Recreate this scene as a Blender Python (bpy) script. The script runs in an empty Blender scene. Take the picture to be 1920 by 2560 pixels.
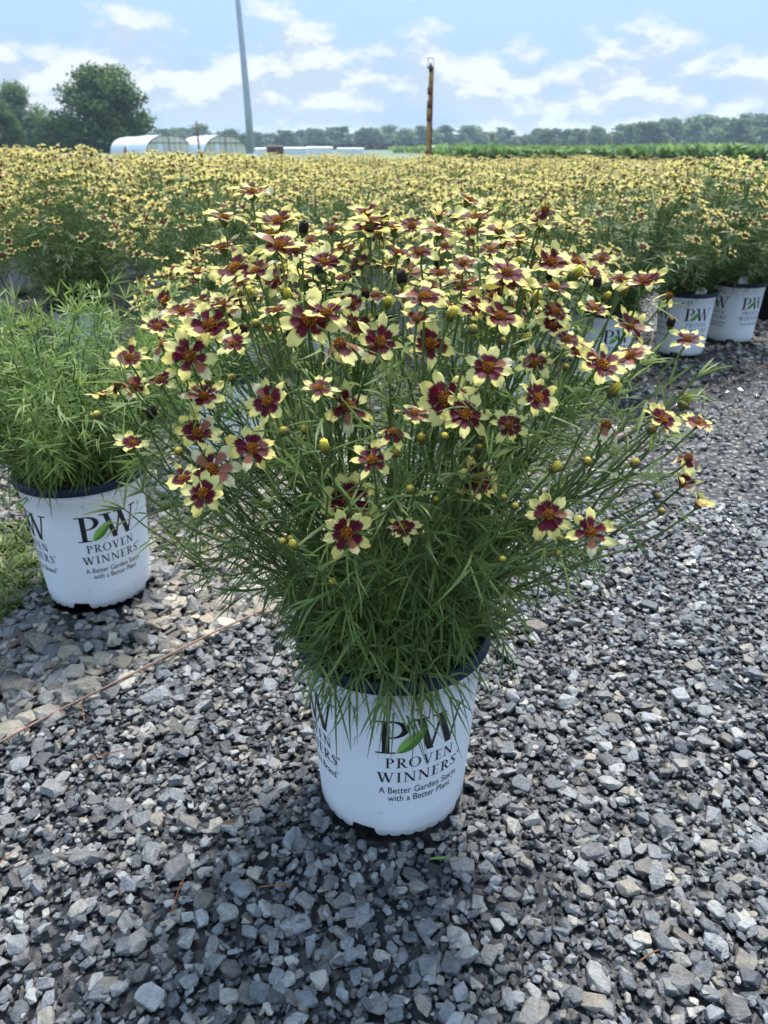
import bpy, bmesh, math, random
import numpy as np
from mathutils import Vector, Matrix, Quaternion

random.seed(7)
rng = np.random.default_rng(11)
R = math.radians
scene = bpy.context.scene
C = scene.collection

# ------------------------------------------------------------------ camera
CAM_H, PITCH, FPX = 0.541, R(25.26), 1931.0
cd = bpy.data.cameras.new('camera')
cam = bpy.data.objects.new('camera', cd)
C.objects.link(cam)
cam.location = (0, 0, CAM_H)
cam.rotation_euler = (math.pi / 2 - PITCH, 0, 0)
cd.sensor_fit = 'VERTICAL'
cd.sensor_height = 36.0
cd.lens = 36.0 * FPX / 2560.0
cd.clip_start = 0.02
cd.clip_end = 3000
cd.dof.use_dof = True
cd.dof.focus_distance = 0.56
cd.dof.aperture_fstop = 16.0
scene.camera = cam

# ------------------------------------------------------------------ light
SUN_AZ, SUN_EL = R(22), R(61)          # azimuth to the right of the view direction
world = bpy.data.worlds.new('World')
scene.world = world
world.use_nodes = True
sd = bpy.data.lights.new('sun', 'SUN')
sd.energy = 2.15
sd.angle = R(8.0)
sd.color = (1.0, 0.965, 0.91)
sun = bpy.data.objects.new('sun', sd)
C.objects.link(sun)
sdir = Vector((math.sin(SUN_AZ) * math.cos(SUN_EL), math.cos(SUN_AZ) * math.cos(SUN_EL), math.sin(SUN_EL)))
sun.rotation_euler = sdir.to_track_quat('Z', 'Y').to_euler()
sun.location = (3, 5, 8)

scene.view_settings.view_transform = 'Standard'
scene.view_settings.look = 'None'
scene.view_settings.exposure = 1.8
scene.view_settings.gamma = 1.0
scene.view_settings.use_curve_mapping = False
scene.cycles.use_denoising = True
scene.cycles.max_bounces = 8
scene.cycles.transparent_max_bounces = 8
scene.cycles.volume_bounces = 0
scene.cycles.caustics_reflective = False
scene.cycles.caustics_refractive = False


def sky_world():
    nt = world.node_tree
    N, L = nt.nodes, nt.links
    N.clear()
    def nd(t, **kw):
        n = N.new(t)
        for k, v in kw.items():
            setattr(n, k, v)
        return n
    out = nd('ShaderNodeOutputWorld')
    bg = nd('ShaderNodeBackground')
    bg.inputs['Strength'].default_value = 0.15
    sky = nd('ShaderNodeTexSky', sky_type='NISHITA', sun_disc=False)
    sky.sun_elevation = SUN_EL
    sky.sun_rotation = SUN_AZ
    sky.air_density = 1.0
    sky.dust_density = 1.5
    sky.ozone_density = 1.4
    tc = nd('ShaderNodeTexCoord')
    sep = nd('ShaderNodeSeparateXYZ')
    L.new(tc.outputs['Generated'], sep.inputs[0])
    def noise(loc, scl, scale, detail, rough):
        mp = nd('ShaderNodeMapping')
        mp.inputs['Location'].default_value = loc
        mp.inputs['Scale'].default_value = scl
        L.new(tc.outputs['Generated'], mp.inputs['Vector'])
        nz = nd('ShaderNodeTexNoise')
        nz.inputs['Scale'].default_value = scale
        nz.inputs['Detail'].default_value = detail
        nz.inputs['Roughness'].default_value = rough
        L.new(mp.outputs[0], nz.inputs['Vector'])
        return nz.outputs['Fac']
    S = (1.0, 1.0, 2.1)
    n1 = noise((3.3, 0.7, 0.0), S, 9.5, 9, 0.58)
    n2 = noise((3.3, 0.7, 0.035), S, 9.5, 9, 0.58)
    n3 = noise((1.0, 4.0, 2.0), (1, 1, 3.0), 1.7, 4, 0.5)
    def m(op, a, b=None, c=None):
        n = nd('ShaderNodeMath', operation=op)
        for i, v in enumerate((a, b, c)):
            if v is None: continue
            if isinstance(v, (int, float)): n.inputs[i].default_value = v
            else: L.new(v, n.inputs[i])
        return n.outputs[0]
    def mr(v, a, b, c, d, smooth=False):
        n = nd('ShaderNodeMapRange')
        if smooth: n.interpolation_type = 'SMOOTHSTEP'
        L.new(v, n.inputs['Value'])
        for i, q in zip((1, 2, 3, 4), (a, b, c, d)):
            if isinstance(q, (int, float)): n.inputs[i].default_value = q
            else: L.new(q, n.inputs[i])
        return n.outputs[0]
    el = sep.outputs['Z']
    thr = mr(el, 0.045, 0.125, 0.34, 0.515)
    dens = m('ADD', m('MULTIPLY', n1, 0.75), m('MULTIPLY', n3, 0.25))
    mask = mr(dens, thr, m('ADD', thr, 0.12), 0.0, 1.0, True)
    lit = mr(m('SUBTRACT', n1, n2), -0.045, 0.05, 0.0, 1.0, True)
    cc = nd('ShaderNodeMix', data_type='RGBA')
    cc.inputs['A'].default_value = (1.22, 1.42, 1.64, 1)
    cc.inputs['B'].default_value = (1.95, 2.0, 2.06, 1)
    L.new(lit, cc.inputs['Factor'])
    # clear sky almost wholly replaced by an added blue gradient
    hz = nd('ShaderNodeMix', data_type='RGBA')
    # (fill light added to the sky: up to three times brighter overhead than at the horizon)
    sky_fill = nd('ShaderNodeVectorMath', operation='SCALE')
    sky_fill.inputs[0].default_value = (0.68, 1.0, 1.47)
    L.new(mr(el, 0.0, 1.0, 1.0, 3.0), sky_fill.inputs['Scale'])
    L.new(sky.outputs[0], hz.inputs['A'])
    L.new(sky_fill.outputs[0], hz.inputs['B'])
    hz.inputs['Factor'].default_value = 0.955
    mx = nd('ShaderNodeMix', data_type='RGBA')
    L.new(m('MULTIPLY', mask, 0.86), mx.inputs['Factor'])
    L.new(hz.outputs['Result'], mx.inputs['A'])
    L.new(cc.outputs['Result'], mx.inputs['B'])
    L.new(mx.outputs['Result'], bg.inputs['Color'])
    L.new(bg.outputs[0], out.inputs['Surface'])
sky_world()

# ------------------------------------------------------------------ helpers
def unproj(x, y, z=0.0):
    c, s = math.cos(PITCH), math.sin(PITCH)
    dx, dy = (x - 960) / FPX, -(y - 1280) / FPX
    d = np.array([dx, c + dy * s, -s + dy * c])
    return d * ((z - CAM_H) / d[2]) + np.array([0, 0, CAM_H])

def ray(x, y):
    c, s = math.cos(PITCH), math.sin(PITCH)
    dx, dy = (x - 960) / FPX, -(y - 1280) / FPX
    return np.array([dx, c + dy * s, -s + dy * c])

def atY(x, y, Y):
    d = ray(x, y)
    return d * (Y / d[1]) + np.array([0, 0, CAM_H])

def depth(P):
    return P[1] * math.cos(PITCH) - (P[2] - CAM_H) * math.sin(PITCH)

def mesh_from(name, V, loops, starts, mats, mat_idx=None, attrs=None, smooth=False):
    me = bpy.data.meshes.new(name)
    V = np.asarray(V, np.float32)
    loops = np.asarray(loops, np.int32)
    starts = np.asarray(starts, np.int32)
    me.vertices.add(len(V)); me.vertices.foreach_set('co', V.ravel())
    me.loops.add(len(loops)); me.loops.foreach_set('vertex_index', loops)
    me.polygons.add(len(starts)); me.polygons.foreach_set('loop_start', starts)
    if mat_idx is not None:
        me.polygons.foreach_set('material_index', np.asarray(mat_idx, np.int32))
    me.polygons.foreach_set('use_smooth', np.full(len(starts), bool(smooth)))
    for k, a in (attrs or {}).items():
        a = np.asarray(a, np.float32)
        if a.ndim == 1:
            at = me.attributes.new(k, 'FLOAT', 'POINT'); at.data.foreach_set('value', a)
        else:
            at = me.attributes.new(k, 'FLOAT_VECTOR', 'POINT'); at.data.foreach_set('vector', a.ravel())
    for mt in mats: me.materials.append(mt)
    me.update(calc_edges=True)
    me.validate()
    return me

class MB:
    """collects pieces of geometry for ONE mesh"""
    def __init__(s):
        s.V = []; s.loops = []; s.sizes = []; s.mi = []; s.at = []; s.n = 0; s.sm = []
    def add(s, V, F, mat=0, attr=None, smooth=False):
        V = np.asarray(V, float).reshape(-1, 3)
        s.V.append(V)
        if isinstance(F, np.ndarray):
            s.loops.append((F + s.n).ravel()); s.sizes.append(np.full(len(F), F.shape[1]))
            nf = len(F)
        else:
            s.loops.append(np.array([i + s.n for f in F for i in f])); s.sizes.append(np.array([len(f) for f in F]))
            nf = len(F)
        s.mi.append(np.full(nf, mat)); s.sm.append(np.full(nf, smooth))
        if attr is None: attr = np.zeros((len(V), 3))
        s.at.append(np.broadcast_to(np.asarray(attr, float), (len(V), 3)))
        s.n += len(V)
    def mesh(s, name, mats):
        sizes = np.concatenate(s.sizes)
        starts = np.concatenate([[0], np.cumsum(sizes)[:-1]])
        me = mesh_from(name, np.concatenate(s.V), np.concatenate(s.loops), starts, mats,
                       np.concatenate(s.mi), {'att': np.concatenate(s.at)})
        me.polygons.foreach_set('use_smooth', np.concatenate(s.sm))
        return me
    def box(s, c, size, mat=0, rot=None, attr=None):
        V = np.array([[x, y, z] for x in (-.5, .5) for y in (-.5, .5) for z in (-.5, .5)]) * np.array(size)
        if rot is not None: V = V @ np.array(rot).T
        F = np.array([[0, 1, 3, 2], [4, 6, 7, 5], [0, 4, 5, 1], [2, 3, 7, 6], [0, 2, 6, 4], [1, 5, 7, 3]])
        s.add(V + np.array(c), F, mat, attr)
    def tube(s, P, rad, sides=6, mat=0, attr=None, caps=True, smooth=True):
        P = np.asarray(P, float); k = len(P)
        rad = np.broadcast_to(np.asarray(rad, float), (k,))
        T = np.gradient(P, axis=0); T /= np.linalg.norm(T, axis=1)[:, None] + 1e-12
        ref = np.where(np.abs(T[:, 2:3]) > .9, [[1., 0, 0]], [[0, 0, 1.]])
        A = np.cross(T, ref); A /= np.linalg.norm(A, axis=1)[:, None]
        B = np.cross(T, A)
        th = np.arange(sides) * 2 * np.pi / sides
        V = P[:, None] + rad[:, None, None] * (np.cos(th)[None, :, None] * A[:, None] + np.sin(th)[None, :, None] * B[:, None])
        F = []
        for i in range(k - 1):
            for j in range(sides):
                a, b = i * sides + j, i * sides + (j + 1) % sides
                F.append((a, a + sides, b + sides, b))
        if caps:
            F.append(tuple(range(sides))); F.append(tuple(reversed(range((k - 1) * sides, k * sides))))
        s.add(V.reshape(-1, 3), F, mat, attr, smooth)
    def lathe(s, prof, n=48, mat=0, attr=None, smooth=True, closed=False):
        prof = np.asarray(prof, float)
        th = np.arange(n) * 2 * np.pi / n
        V = np.stack([prof[:, 0][:, None] * np.sin(th), -prof[:, 0][:, None] * np.cos(th), np.repeat(prof[:, 1][:, None], n, 1)], -1)
        F = []
        for i in range(len(prof) - 1):
            for j in range(n):
                a, b = i * n + j, i * n + (j + 1) % n
                F.append((a, b, b + n, a + n))
        s.add(V.reshape(-1, 3), F, mat, attr, smooth)

def link(name, me, parent=None, loc=None, rot=None, kind=None):
    o = bpy.data.objects.new(name, me)
    C.objects.link(o)
    if parent is not None: o.parent = parent
    if loc is not None: o.location = loc
    if rot is not None: o.rotation_euler = rot
    if kind: o['kind'] = kind
    return o

def tag(o, label, cat, group=None):
    o['label'] = label; o['category'] = cat
    if group: o['group'] = group
    return o

def empty(name, loc, rotz=0.0):
    o = bpy.data.objects.new(name, None)
    C.objects.link(o)
    o.empty_display_size = 0.05
    o.location = loc; o.rotation_euler = (0, 0, rotz)
    return o

# ------------------------------------------------------------------ materials
def mat(name, rough=0.6, spec=0.4):
    m = bpy.data.materials.new(name)
    m.use_nodes = True
    b = m.node_tree.nodes['Principled BSDF']
    b.inputs['Roughness'].default_value = rough
    b.inputs['Specular IOR Level'].default_value = spec
    return m, m.node_tree, b

def add(nt, t, **kw):
    n = nt.nodes.new(t)
    for k, v in kw.items(): setattr(n, k, v)
    return n

def noise_fac(nt, scale, detail=4, rough=.55, coord='Object', vec=None):
    nz = add(nt, 'ShaderNodeTexNoise')
    nz.inputs['Scale'].default_value = scale
    nz.inputs['Detail'].default_value = detail
    nz.inputs['Roughness'].default_value = rough
    if vec is None:
        tc = add(nt, 'ShaderNodeTexCoord'); vec = tc.outputs[coord]
    nt.links.new(vec, nz.inputs['Vector'])
    return nz.outputs['Fac']

def ramp(nt, fac, stops):
    r = add(nt, 'ShaderNodeValToRGB')
    e = r.color_ramp.elements
    while len(e) < len(stops): e.new(0.5)
    for i, (p, c) in enumerate(stops):
        e[i].position = p; e[i].color = (*c, 1)
    nt.links.new(fac, r.inputs[0])
    return r.outputs[0]

def attr_out(nt, name, out='Fac'):
    a = add(nt, 'ShaderNodeAttribute'); a.attribute_name = name
    return a.outputs[out]

def sepatt(nt, name='att'):
    a = add(nt, 'ShaderNodeAttribute'); a.attribute_name = name
    s = add(nt, 'ShaderNodeSeparateXYZ')
    nt.links.new(a.outputs['Vector'], s.inputs[0])
    return s.outputs

def math_n(nt, op, a, b=None, c=None):
    n = add(nt, 'ShaderNodeMath', operation=op)
    for i, v in enumerate((a, b, c)):
        if v is None: continue
        if isinstance(v, (int, float)): n.inputs[i].default_value = v
        else: nt.links.new(v, n.inputs[i])
    return n.outputs[0]

def mixc(nt, f, a, b):
    n = add(nt, 'ShaderNodeMix', data_type='RGBA')
    for k, v in (('Factor', f), ('A', a), ('B', b)):
        if isinstance(v, tuple): n.inputs[k].default_value = (*v, 1)
        elif isinstance(v, (int, float)): n.inputs[k].default_value = v
        else: nt.links.new(v, n.inputs[k])
    return n.outputs['Result']

def bump(nt, b, height, strength=.4, dist=.002):
    bp = add(nt, 'ShaderNodeBump')
    bp.inputs['Strength'].default_value = strength
    bp.inputs['Distance'].default_value = dist
    nt.links.new(height, bp.inputs['Height'])
    nt.links.new(bp.outputs[0], b.inputs['Normal'])

def plain(name, col, rough=.6, spec=.4, var=.12, scale=30., metallic=0.):
    m, nt, b = mat(name, rough, spec)
    f = noise_fac(nt, scale)
    lo = tuple(max(0, c * (1 - var)) for c in col); hi = tuple(min(1, c * (1 + var)) for c in col)
    nt.links.new(ramp(nt, f, [(.3, lo), (.7, hi)]), b.inputs['Base Color'])
    b.inputs['Metallic'].default_value = metallic
    return m

def translucent(nt, b, col, fac):
    """thin leaf or petal: part of the light passes through"""
    t = add(nt, 'ShaderNodeBsdfTranslucent')
    nt.links.new(col, t.inputs['Color'])
    mx = add(nt, 'ShaderNodeMixShader')
    mx.inputs[0].default_value = fac
    nt.links.new(b.outputs[0], mx.inputs[1]); nt.links.new(t.outputs[0], mx.inputs[2])
    out = [n for n in nt.nodes if n.type == 'OUTPUT_MATERIAL'][0]
    nt.links.new(mx.outputs[0], out.inputs['Surface'])

def leaf_mat(name, stops, fac=.46, rough=.5):
    m, nt, b = mat(name, rough, .35)
    x = sepatt(nt)
    col = ramp(nt, x[0], stops)
    nt.links.new(col, b.inputs['Base Color'])
    translucent(nt, b, col, fac)
    return m

M = {}
M['leaf'] = leaf_mat('coreopsis_leaf', [(0, (.075, .125, .030)), (.5, (.150, .220, .055)), (1, (.28, .345, .11))])
M['leaf_bright'] = leaf_mat('young_leaf', [(0, (.075, .135, .028)), (.45, (.16, .25, .052)), (1, (.30, .38, .11))], .4)
M['leaf_bed'] = leaf_mat('bed_leaf', [(0, (.055, .100, .026)), (.6, (.100, .160, .042)), (1, (.18, .24, .075))], .4)
M['leaf_broad'] = leaf_mat('broad_leaf', [(0, (.045, .12, .025)), (.6, (.08, .19, .04)), (1, (.15, .29, .06))], .4)
M['weed'] = leaf_mat('weed_leaf', [(0, (.070, .105, .025)), (.6, (.13, .18, .045)), (1, (.24, .26, .075))], .3)
M['stem'] = leaf_mat('stem_green', [(0, (.065, .12, .03)), (.7, (.115, .175, .045)), (1, (.19, .21, .07))], .05)

def petal_material():
    m, nt, b = mat('petal', .55, .25)
    x = sepatt(nt)                       # along the petal, across it, the petal's own number
    cv = add(nt, 'ShaderNodeCombineXYZ')
    nt.links.new(math_n(nt, 'MULTIPLY', x[1], 6.5), cv.inputs[0])
    nt.links.new(math_n(nt, 'MULTIPLY', x[2], 37.0), cv.inputs[1])
    nt.links.new(math_n(nt, 'MULTIPLY', x[0], 0.6), cv.inputs[2])
    nz = noise_fac(nt, 1.6, 3, .7, vec=cv.outputs[0])
    rim = math_n(nt, 'ADD', math_n(nt, 'MULTIPLY', nz, .55), math_n(nt, 'MULTIPLY', x[2], -.16))
    edge = math_n(nt, 'SUBTRACT', math_n(nt, 'ADD', x[0], rim), math_n(nt, 'MULTIPLY', math_n(nt, 'ABSOLUTE', x[1]), -.10))
    mk = add(nt, 'ShaderNodeMapRange', interpolation_type='SMOOTHSTEP')
    nt.links.new(edge, mk.inputs[0])
    mk.inputs[1].default_value = .735; mk.inputs[2].default_value = .79
    cream = mixc(nt, x[2], (.86, .79, .31), (.86, .72, .17))
    # fine lengthwise veins
    cv2 = add(nt, 'ShaderNodeCombineXYZ')
    nt.links.new(math_n(nt, 'MULTIPLY', x[1], 9.0), cv2.inputs[0]); nt.links.new(x[2], cv2.inputs[1])
    nt.links.new(math_n(nt, 'MULTIPLY', x[0], .6), cv2.inputs[2])
    vein = noise_fac(nt, 1.5, 2, .5, vec=cv2.outputs[0])
    cream = mixc(nt, math_n(nt, 'MULTIPLY', vein, .35), cream, (.72, .66, .27))
    burg = mixc(nt, vein, (.070, .0015, .010), (.145, .004, .022))
    col = mixc(nt, mk.outputs[0], burg, cream)
    # the older petals have faded to a dull pink brown at the base
    old = math_n(nt, 'GREATER_THAN', x[2], .90)
    faded = mixc(nt, mk.outputs[0], (.36, .13, .075), (.80, .72, .42))
    col = mixc(nt, old, col, faded)
    # the underside of a petal is mostly plain cream yellow
    geo = add(nt, 'ShaderNodeNewGeometry')
    col = mixc(nt, math_n(nt, 'MULTIPLY', geo.outputs['Backfacing'], .60), col, (.80, .69, .24))
    nt.links.new(col, b.inputs['Base Color'])
    translucent(nt, b, col, .48)
    bump(nt, b, vein, .25, .0006)
    return m
M['petal'] = petal_material()

def grad_mat(name, stops, rough=.75):
    m, nt, b = mat(name, rough, .2)
    x = sepatt(nt)
    nt.links.new(ramp(nt, x[0], stops), b.inputs['Base Color'])
    return m
M['disc'] = grad_mat('flower_disc', [(0, (.05, .014, .005)), (.4, (.22, .065, .010)), (.75, (.46, .17, .015)), (1, (.66, .34, .03))])
M['dead'] = grad_mat('spent_disc', [(0, (.012, .008, .006)), (.65, (.025, .013, .010)), (.8, (.22, .08, .01)), (1, (.48, .22, .02))])
M['calyx'] = grad_mat('calyx', [(0, (.06, .12, .03)), (.6, (.10, .13, .03)), (1, (.11, .08, .02))], .6)
M['bud'] = grad_mat('bud', [(0, (.06, .11, .03)), (.4, (.10, .085, .025)), (.66, (.26, .20, .025)), (1, (.72, .58, .07))], .5)

def pot_material():
    m, nt, b = mat('pot_white_plastic', .42, .45)
    f = noise_fac(nt, 14, 6, .65); g = noise_fac(nt, 90, 4, .6)
    base = mixc(nt, ramp(nt, f, [(.42, (0, 0, 0)), (.72, (1, 1, 1))]), (.80, .82, .84), (.74, .76, .78))
    sp = ramp(nt, g, [(.68, (0, 0, 0)), (.76, (1, 1, 1))])
    col = mixc(nt, math_n(nt, 'MULTIPLY', sp, .25), base, (.42, .38, .33))
    # splashed dust near the foot and under the rim
    tc = add(nt, 'ShaderNodeTexCoord'); sx = add(nt, 'ShaderNodeSeparateXYZ'); nt.links.new(tc.outputs['Object'], sx.inputs[0])
    low = add(nt, 'ShaderNodeMapRange'); nt.links.new(math_n(nt, 'ADD', sx.outputs[2], math_n(nt, 'MULTIPLY', f, -.03)), low.inputs[0])
    low.inputs[1].default_value = -.014; low.inputs[2].default_value = .012; low.inputs[3].default_value = .45; low.inputs[4].default_value = 0
    col = mixc(nt, low.outputs[0], col, (.36, .34, .31))
    nt.links.new(col, b.inputs['Base Color'])
    bump(nt, b, g, .06, .001)
    return m
M['pot'] = pot_material()
M['navy'] = plain('pot_navy_plastic', (.009, .017, .040), .5, .3, .25, 40)
M['ink'] = plain('print_black', (.012, .012, .016), .45, .4, .2, 60)
M['green_l'] = plain('print_green', (.22, .42, .08), .45, .4, .08, 60)
M['green_d'] = plain('print_dark_green', (.075, .20, .035), .45, .4, .08, 60)
M['black_pot'] = plain('pot_black_plastic', (.016, .017, .019), .5, .4, .25, 30)
M['tagwhite'] = plain('tag_plastic', (.80, .80, .78), .5, .4, .06, 60)

def soil_material():
    m, nt, b = mat('potting_soil', .95, .1)
    f = noise_fac(nt, 260, 6, .7)
    nt.links.new(ramp(nt, f, [(.3, (.012, .008, .006)), (.6, (.035, .023, .016)), (.8, (.09, .06, .04))]), b.inputs['Base Color'])
    bump(nt, b, f, .8, .004)
    return m
M['soil'] = soil_material()

def stone_material():
    m, nt, b = mat('crushed_slate', .46, .5)
    x = sepatt(nt)               # tone, warmth, wetness
    tc = add(nt, 'ShaderNodeTexCoord')
    f = noise_fac(nt, 190, 5, .65); g = noise_fac(nt, 900, 3, .6)
    t = math_n(nt, 'ADD', x[0], math_n(nt, 'MULTIPLY', math_n(nt, 'SUBTRACT', f, .5), .95))
    cool = ramp(nt, t, [(0, (.020, .022, .024)), (.32, (.060, .065, .071)), (.66, (.148, .155, .162)), (1, (.32, .32, .31))])
    warm = ramp(nt, t, [(0, (.045, .038, .030)), (.35, (.160, .128, .088)), (.7, (.34, .275, .185)), (1, (.52, .46, .35))])
    col = mixc(nt, x[1], cool, warm)
    col = mixc(nt, math_n(nt, 'MULTIPLY', g, .3), col, (.09, .09, .09))
    col = mixc(nt, math_n(nt, 'MULTIPLY', x[2], .35), col, (.03, .033, .038))
    nt.links.new(col, b.inputs['Base Color'])
    rg = add(nt, 'ShaderNodeMapRange'); nt.links.new(f, rg.inputs[0])
    rg.inputs[1].default_value = .3; rg.inputs[2].default_value = .7; rg.inputs[3].default_value = .30; rg.inputs[4].default_value = .62
    nt.links.new(math_n(nt, 'MULTIPLY', rg.outputs[0], math_n(nt, 'SUBTRACT', 1.0, math_n(nt, 'MULTIPLY', x[2], .68))), b.inputs['Roughness'])   # wet chips shine
    b.inputs['Coat Roughness'].default_value = .10
    nt.links.new(math_n(nt, 'MULTIPLY', x[2], .9), b.inputs['Coat Weight'])
    bump(nt, b, f, .7, .004)
    bv = add(nt, 'ShaderNodeBevel', samples=3)          # worn edges
    bv.inputs['Radius'].default_value = .0012
    bp = [n for n in nt.nodes if n.type == 'BUMP'][0]
    nt.links.new(bv.outputs[0], bp.inputs['Normal'])
    return m
M['stone'] = stone_material()

def ground_material():
    m, nt, b = mat('shaded_wet_grit', .5, .5)
    tc = add(nt, 'ShaderNodeTexCoord')
    vo = add(nt, 'ShaderNodeTexVoronoi'); vo.inputs['Scale'].default_value = 70
    nt.links.new(tc.outputs['Object'], vo.inputs['Vector'])
    vs = add(nt, 'ShaderNodeSeparateColor'); nt.links.new(vo.outputs['Color'], vs.inputs[0])
    big = noise_fac(nt, .35, 5, .6)
    grit = ramp(nt, vs.outputs[0], [(0, (.006, .0065, .007)), (.6, (.013, .0135, .0145)), (1, (.04, .038, .035))])  # near-black wet grit, with shade of the gaps between stones painted in
    sx = add(nt, 'ShaderNodeSeparateXYZ'); nt.links.new(tc.outputs['Object'], sx.inputs[0])
    far = add(nt, 'ShaderNodeMapRange'); nt.links.new(sx.outputs[1], far.inputs[0])
    far.inputs[1].default_value = 14; far.inputs[2].default_value = 34
    grass = ramp(nt, big, [(.35, (.055, .085, .028)), (.6, (.085, .125, .040)), (.75, (.14, .13, .07))])
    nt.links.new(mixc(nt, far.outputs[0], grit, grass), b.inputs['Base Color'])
    bump(nt, b, vo.outputs['Distance'], .8, .006)
    return m
M['ground'] = ground_material()

def water_material():
    m, nt, b = mat('puddle_water', .03, .5)
    b.inputs['Base Color'].default_value = (.75, .78, .76, 1)
    b.inputs['Transmission Weight'].default_value = 1.0
    b.inputs['IOR'].default_value = 1.33
    f = noise_fac(nt, 55, 3, .5)
    bump(nt, b, f, .12, .002)
    return m
M['water'] = water_material()
M['string'] = plain('faded_twine', (.29, .165, .125), .85, .1, .3, 300)
M['needle'] = plain('dry_needle', (.20, .085, .035), .7, .2, .3, 200)

# ------------------------------------------------------------------ setting: ground and gravel
S0 = np.array([-.384, .600]); U = np.array([.6917, .7222]); NV = np.array([-.7222, .6917])   # string line; NV points into the bed
def uv(x, y): d = np.array([x, y]) - S0; return d @ U, d @ NV
def xy(u, v): return S0 + u * U + v * NV

gm = MB()
xs = np.array([-900, -60, -12, -4, -1.5, 0, 1.5, 4, 12, 60, 900.])
ys = np.array([-40, -3, -1, 0, .5, 1, 2, 4, 8, 16, 40, 120, 400, 900.])
GV = np.array([[x, y, -.009] for y in ys for x in xs])
GF = np.array([[j * len(xs) + i, j * len(xs) + i + 1, (j + 1) * len(xs) + i + 1, (j + 1) * len(xs) + i] for j in range(len(ys) - 1) for i in range(len(xs) - 1)])
gm.add(GV, GF)
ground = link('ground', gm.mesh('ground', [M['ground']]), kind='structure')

def stone_proto(npts, seed):
    r = np.random.default_rng(seed)
    bm = bmesh.new()
    # angular chip: points on a squashed rounded box
    p = r.normal(size=(npts, 3)); p /= np.linalg.norm(p, axis=1)[:, None]
    p = np.sign(p) * np.abs(p) ** .62
    p *= np.array([1.0, r.uniform(.62, .9), r.uniform(.28, .55)]) * .5
    p[:, 0] += p[:, 1] * r.uniform(-.35, .35)
    for q in p: bm.verts.new(q)
    ret = bmesh.ops.convex_hull(bm, input=bm.verts)
    junk = [v for v in bm.verts if not v.link_faces]
    bmesh.ops.delete(bm, geom=junk, context='VERTS')
    bmesh.ops.triangulate(bm, faces=bm.faces)
    bmesh.ops.recalc_face_normals(bm, faces=bm.faces)
    bm.verts.index_update()
    V = np.array([v.co[:] for v in bm.verts]); F = np.array([[v.index for v in f.verts] for f in bm.faces])
    bm.free()
    return V, F
PROTO = [stone_proto(13, 100 + i) for i in range(22)]
PROTO_LO = [stone_proto(8, 300 + i) for i in range(14)]
PROTO_HI = [stone_proto(22, 500 + i) for i in range(16)]

def rot_z(a):
    c, s = np.cos(a), np.sin(a); z = np.zeros_like(c); o = np.ones_like(c)
    return np.stack([np.stack([c, -s, z], -1), np.stack([s, c, z], -1), np.stack([z, z, o], -1)], -2)
def rot_x(a):
    c, s = np.cos(a), np.sin(a); z = np.zeros_like(c); o = np.ones_like(c)
    return np.stack([np.stack([o, z, z], -1), np.stack([z, c, -s], -1), np.stack([z, s, c], -1)], -2)

POTS_NEAR = []         # (x, y, clear radius): where no stone may poke up through a pot's foot

def sample_stones():
    out = []
    def region(x, y):
        return (np.abs(x) < .42 + .57 * y)
    def put(n, x0, x1, y0, y1, cond, mu, sg, zlo, zhi, warm, tone):
        x = rng.uniform(x0, x1, n); y = rng.uniform(y0, y1, n)
        k = region(x, y) & cond(x, y)
        x, y = x[k], y[k]; m_ = len(x)
        size = np.clip(rng.lognormal(np.log(mu), sg, m_), .0042, .036)
        z = rng.uniform(zlo, zhi, m_) - size * .08
        w = np.clip(rng.beta(.5, 1.3, m_) * warm + (.22 if warm > 2 else 0), 0, 1)
        t = np.clip(rng.normal(tone, .21, m_), .02, 1)
        out.append(np.stack([x, y, z, size, t, w], 1))
    def vv(x, y): return (x - S0[0]) * NV[0] + (y - S0[1]) * NV[1]
    drive = lambda x, y: vv(x, y) < .03
    bed = lambda x, y: (vv(x, y) >= .0) & (vv(x, y) < 1.0)
    # drive: fine blue-grey chips, two courses, the lower toned dark as painted gap shade
    put(52000, -2.2, 2.4, .12, 3.4, lambda x, y: drive(x, y) & (y > 1.15), .0108, .34, -.0070, -.0020, .75, .56)
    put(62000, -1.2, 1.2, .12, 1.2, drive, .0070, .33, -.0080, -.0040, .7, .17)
    put(33000, -1.2, 1.2, .12, 1.2, drive, .0090, .38, -.0040, -.0008, .75, .58)
    put(1100, -1.2, 1.2, .12, 1.2, drive, .0160, .20, -.0035, -.0005, .8, .60)
    # bed edge: larger, browner pieces
    put(14000, -1.0, .6, .3, 1.6, lambda x, y: bed(x, y) & (vv(x, y) < .75), .0150, .36, -.0065, -.0015, 2.2, .56)
    put(9000, -1.0, .6, .3, 1.6, lambda x, y: bed(x, y) & (vv(x, y) < .4), .0195, .30, -.0045, -.0005, 2.4, .58)
    put(26000, -2.2, 2.4, .3, 3.6, bed, .0150, .36, -.0070, -.0020, 2.2, .52)
    put(9000, -2.2, 2.4, .3, 3.6, lambda x, y: bed(x, y) & (vv(x, y) < .5), .0215, .30, -.0050, -.0005, 2.4, .56)
    a = np.concatenate(out)
    return a

POT_XY = [(.0076, .5524), (-.3883, .9177)]
ST = sample_stones()
keep = np.ones(len(ST), bool)
for px, py in POT_XY:
    d = np.hypot(ST[:, 0] - px, ST[:, 1] - py)
    keep &= ~(d < .0655 + ST[:, 3] * .42)
ST = ST[keep]
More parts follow.
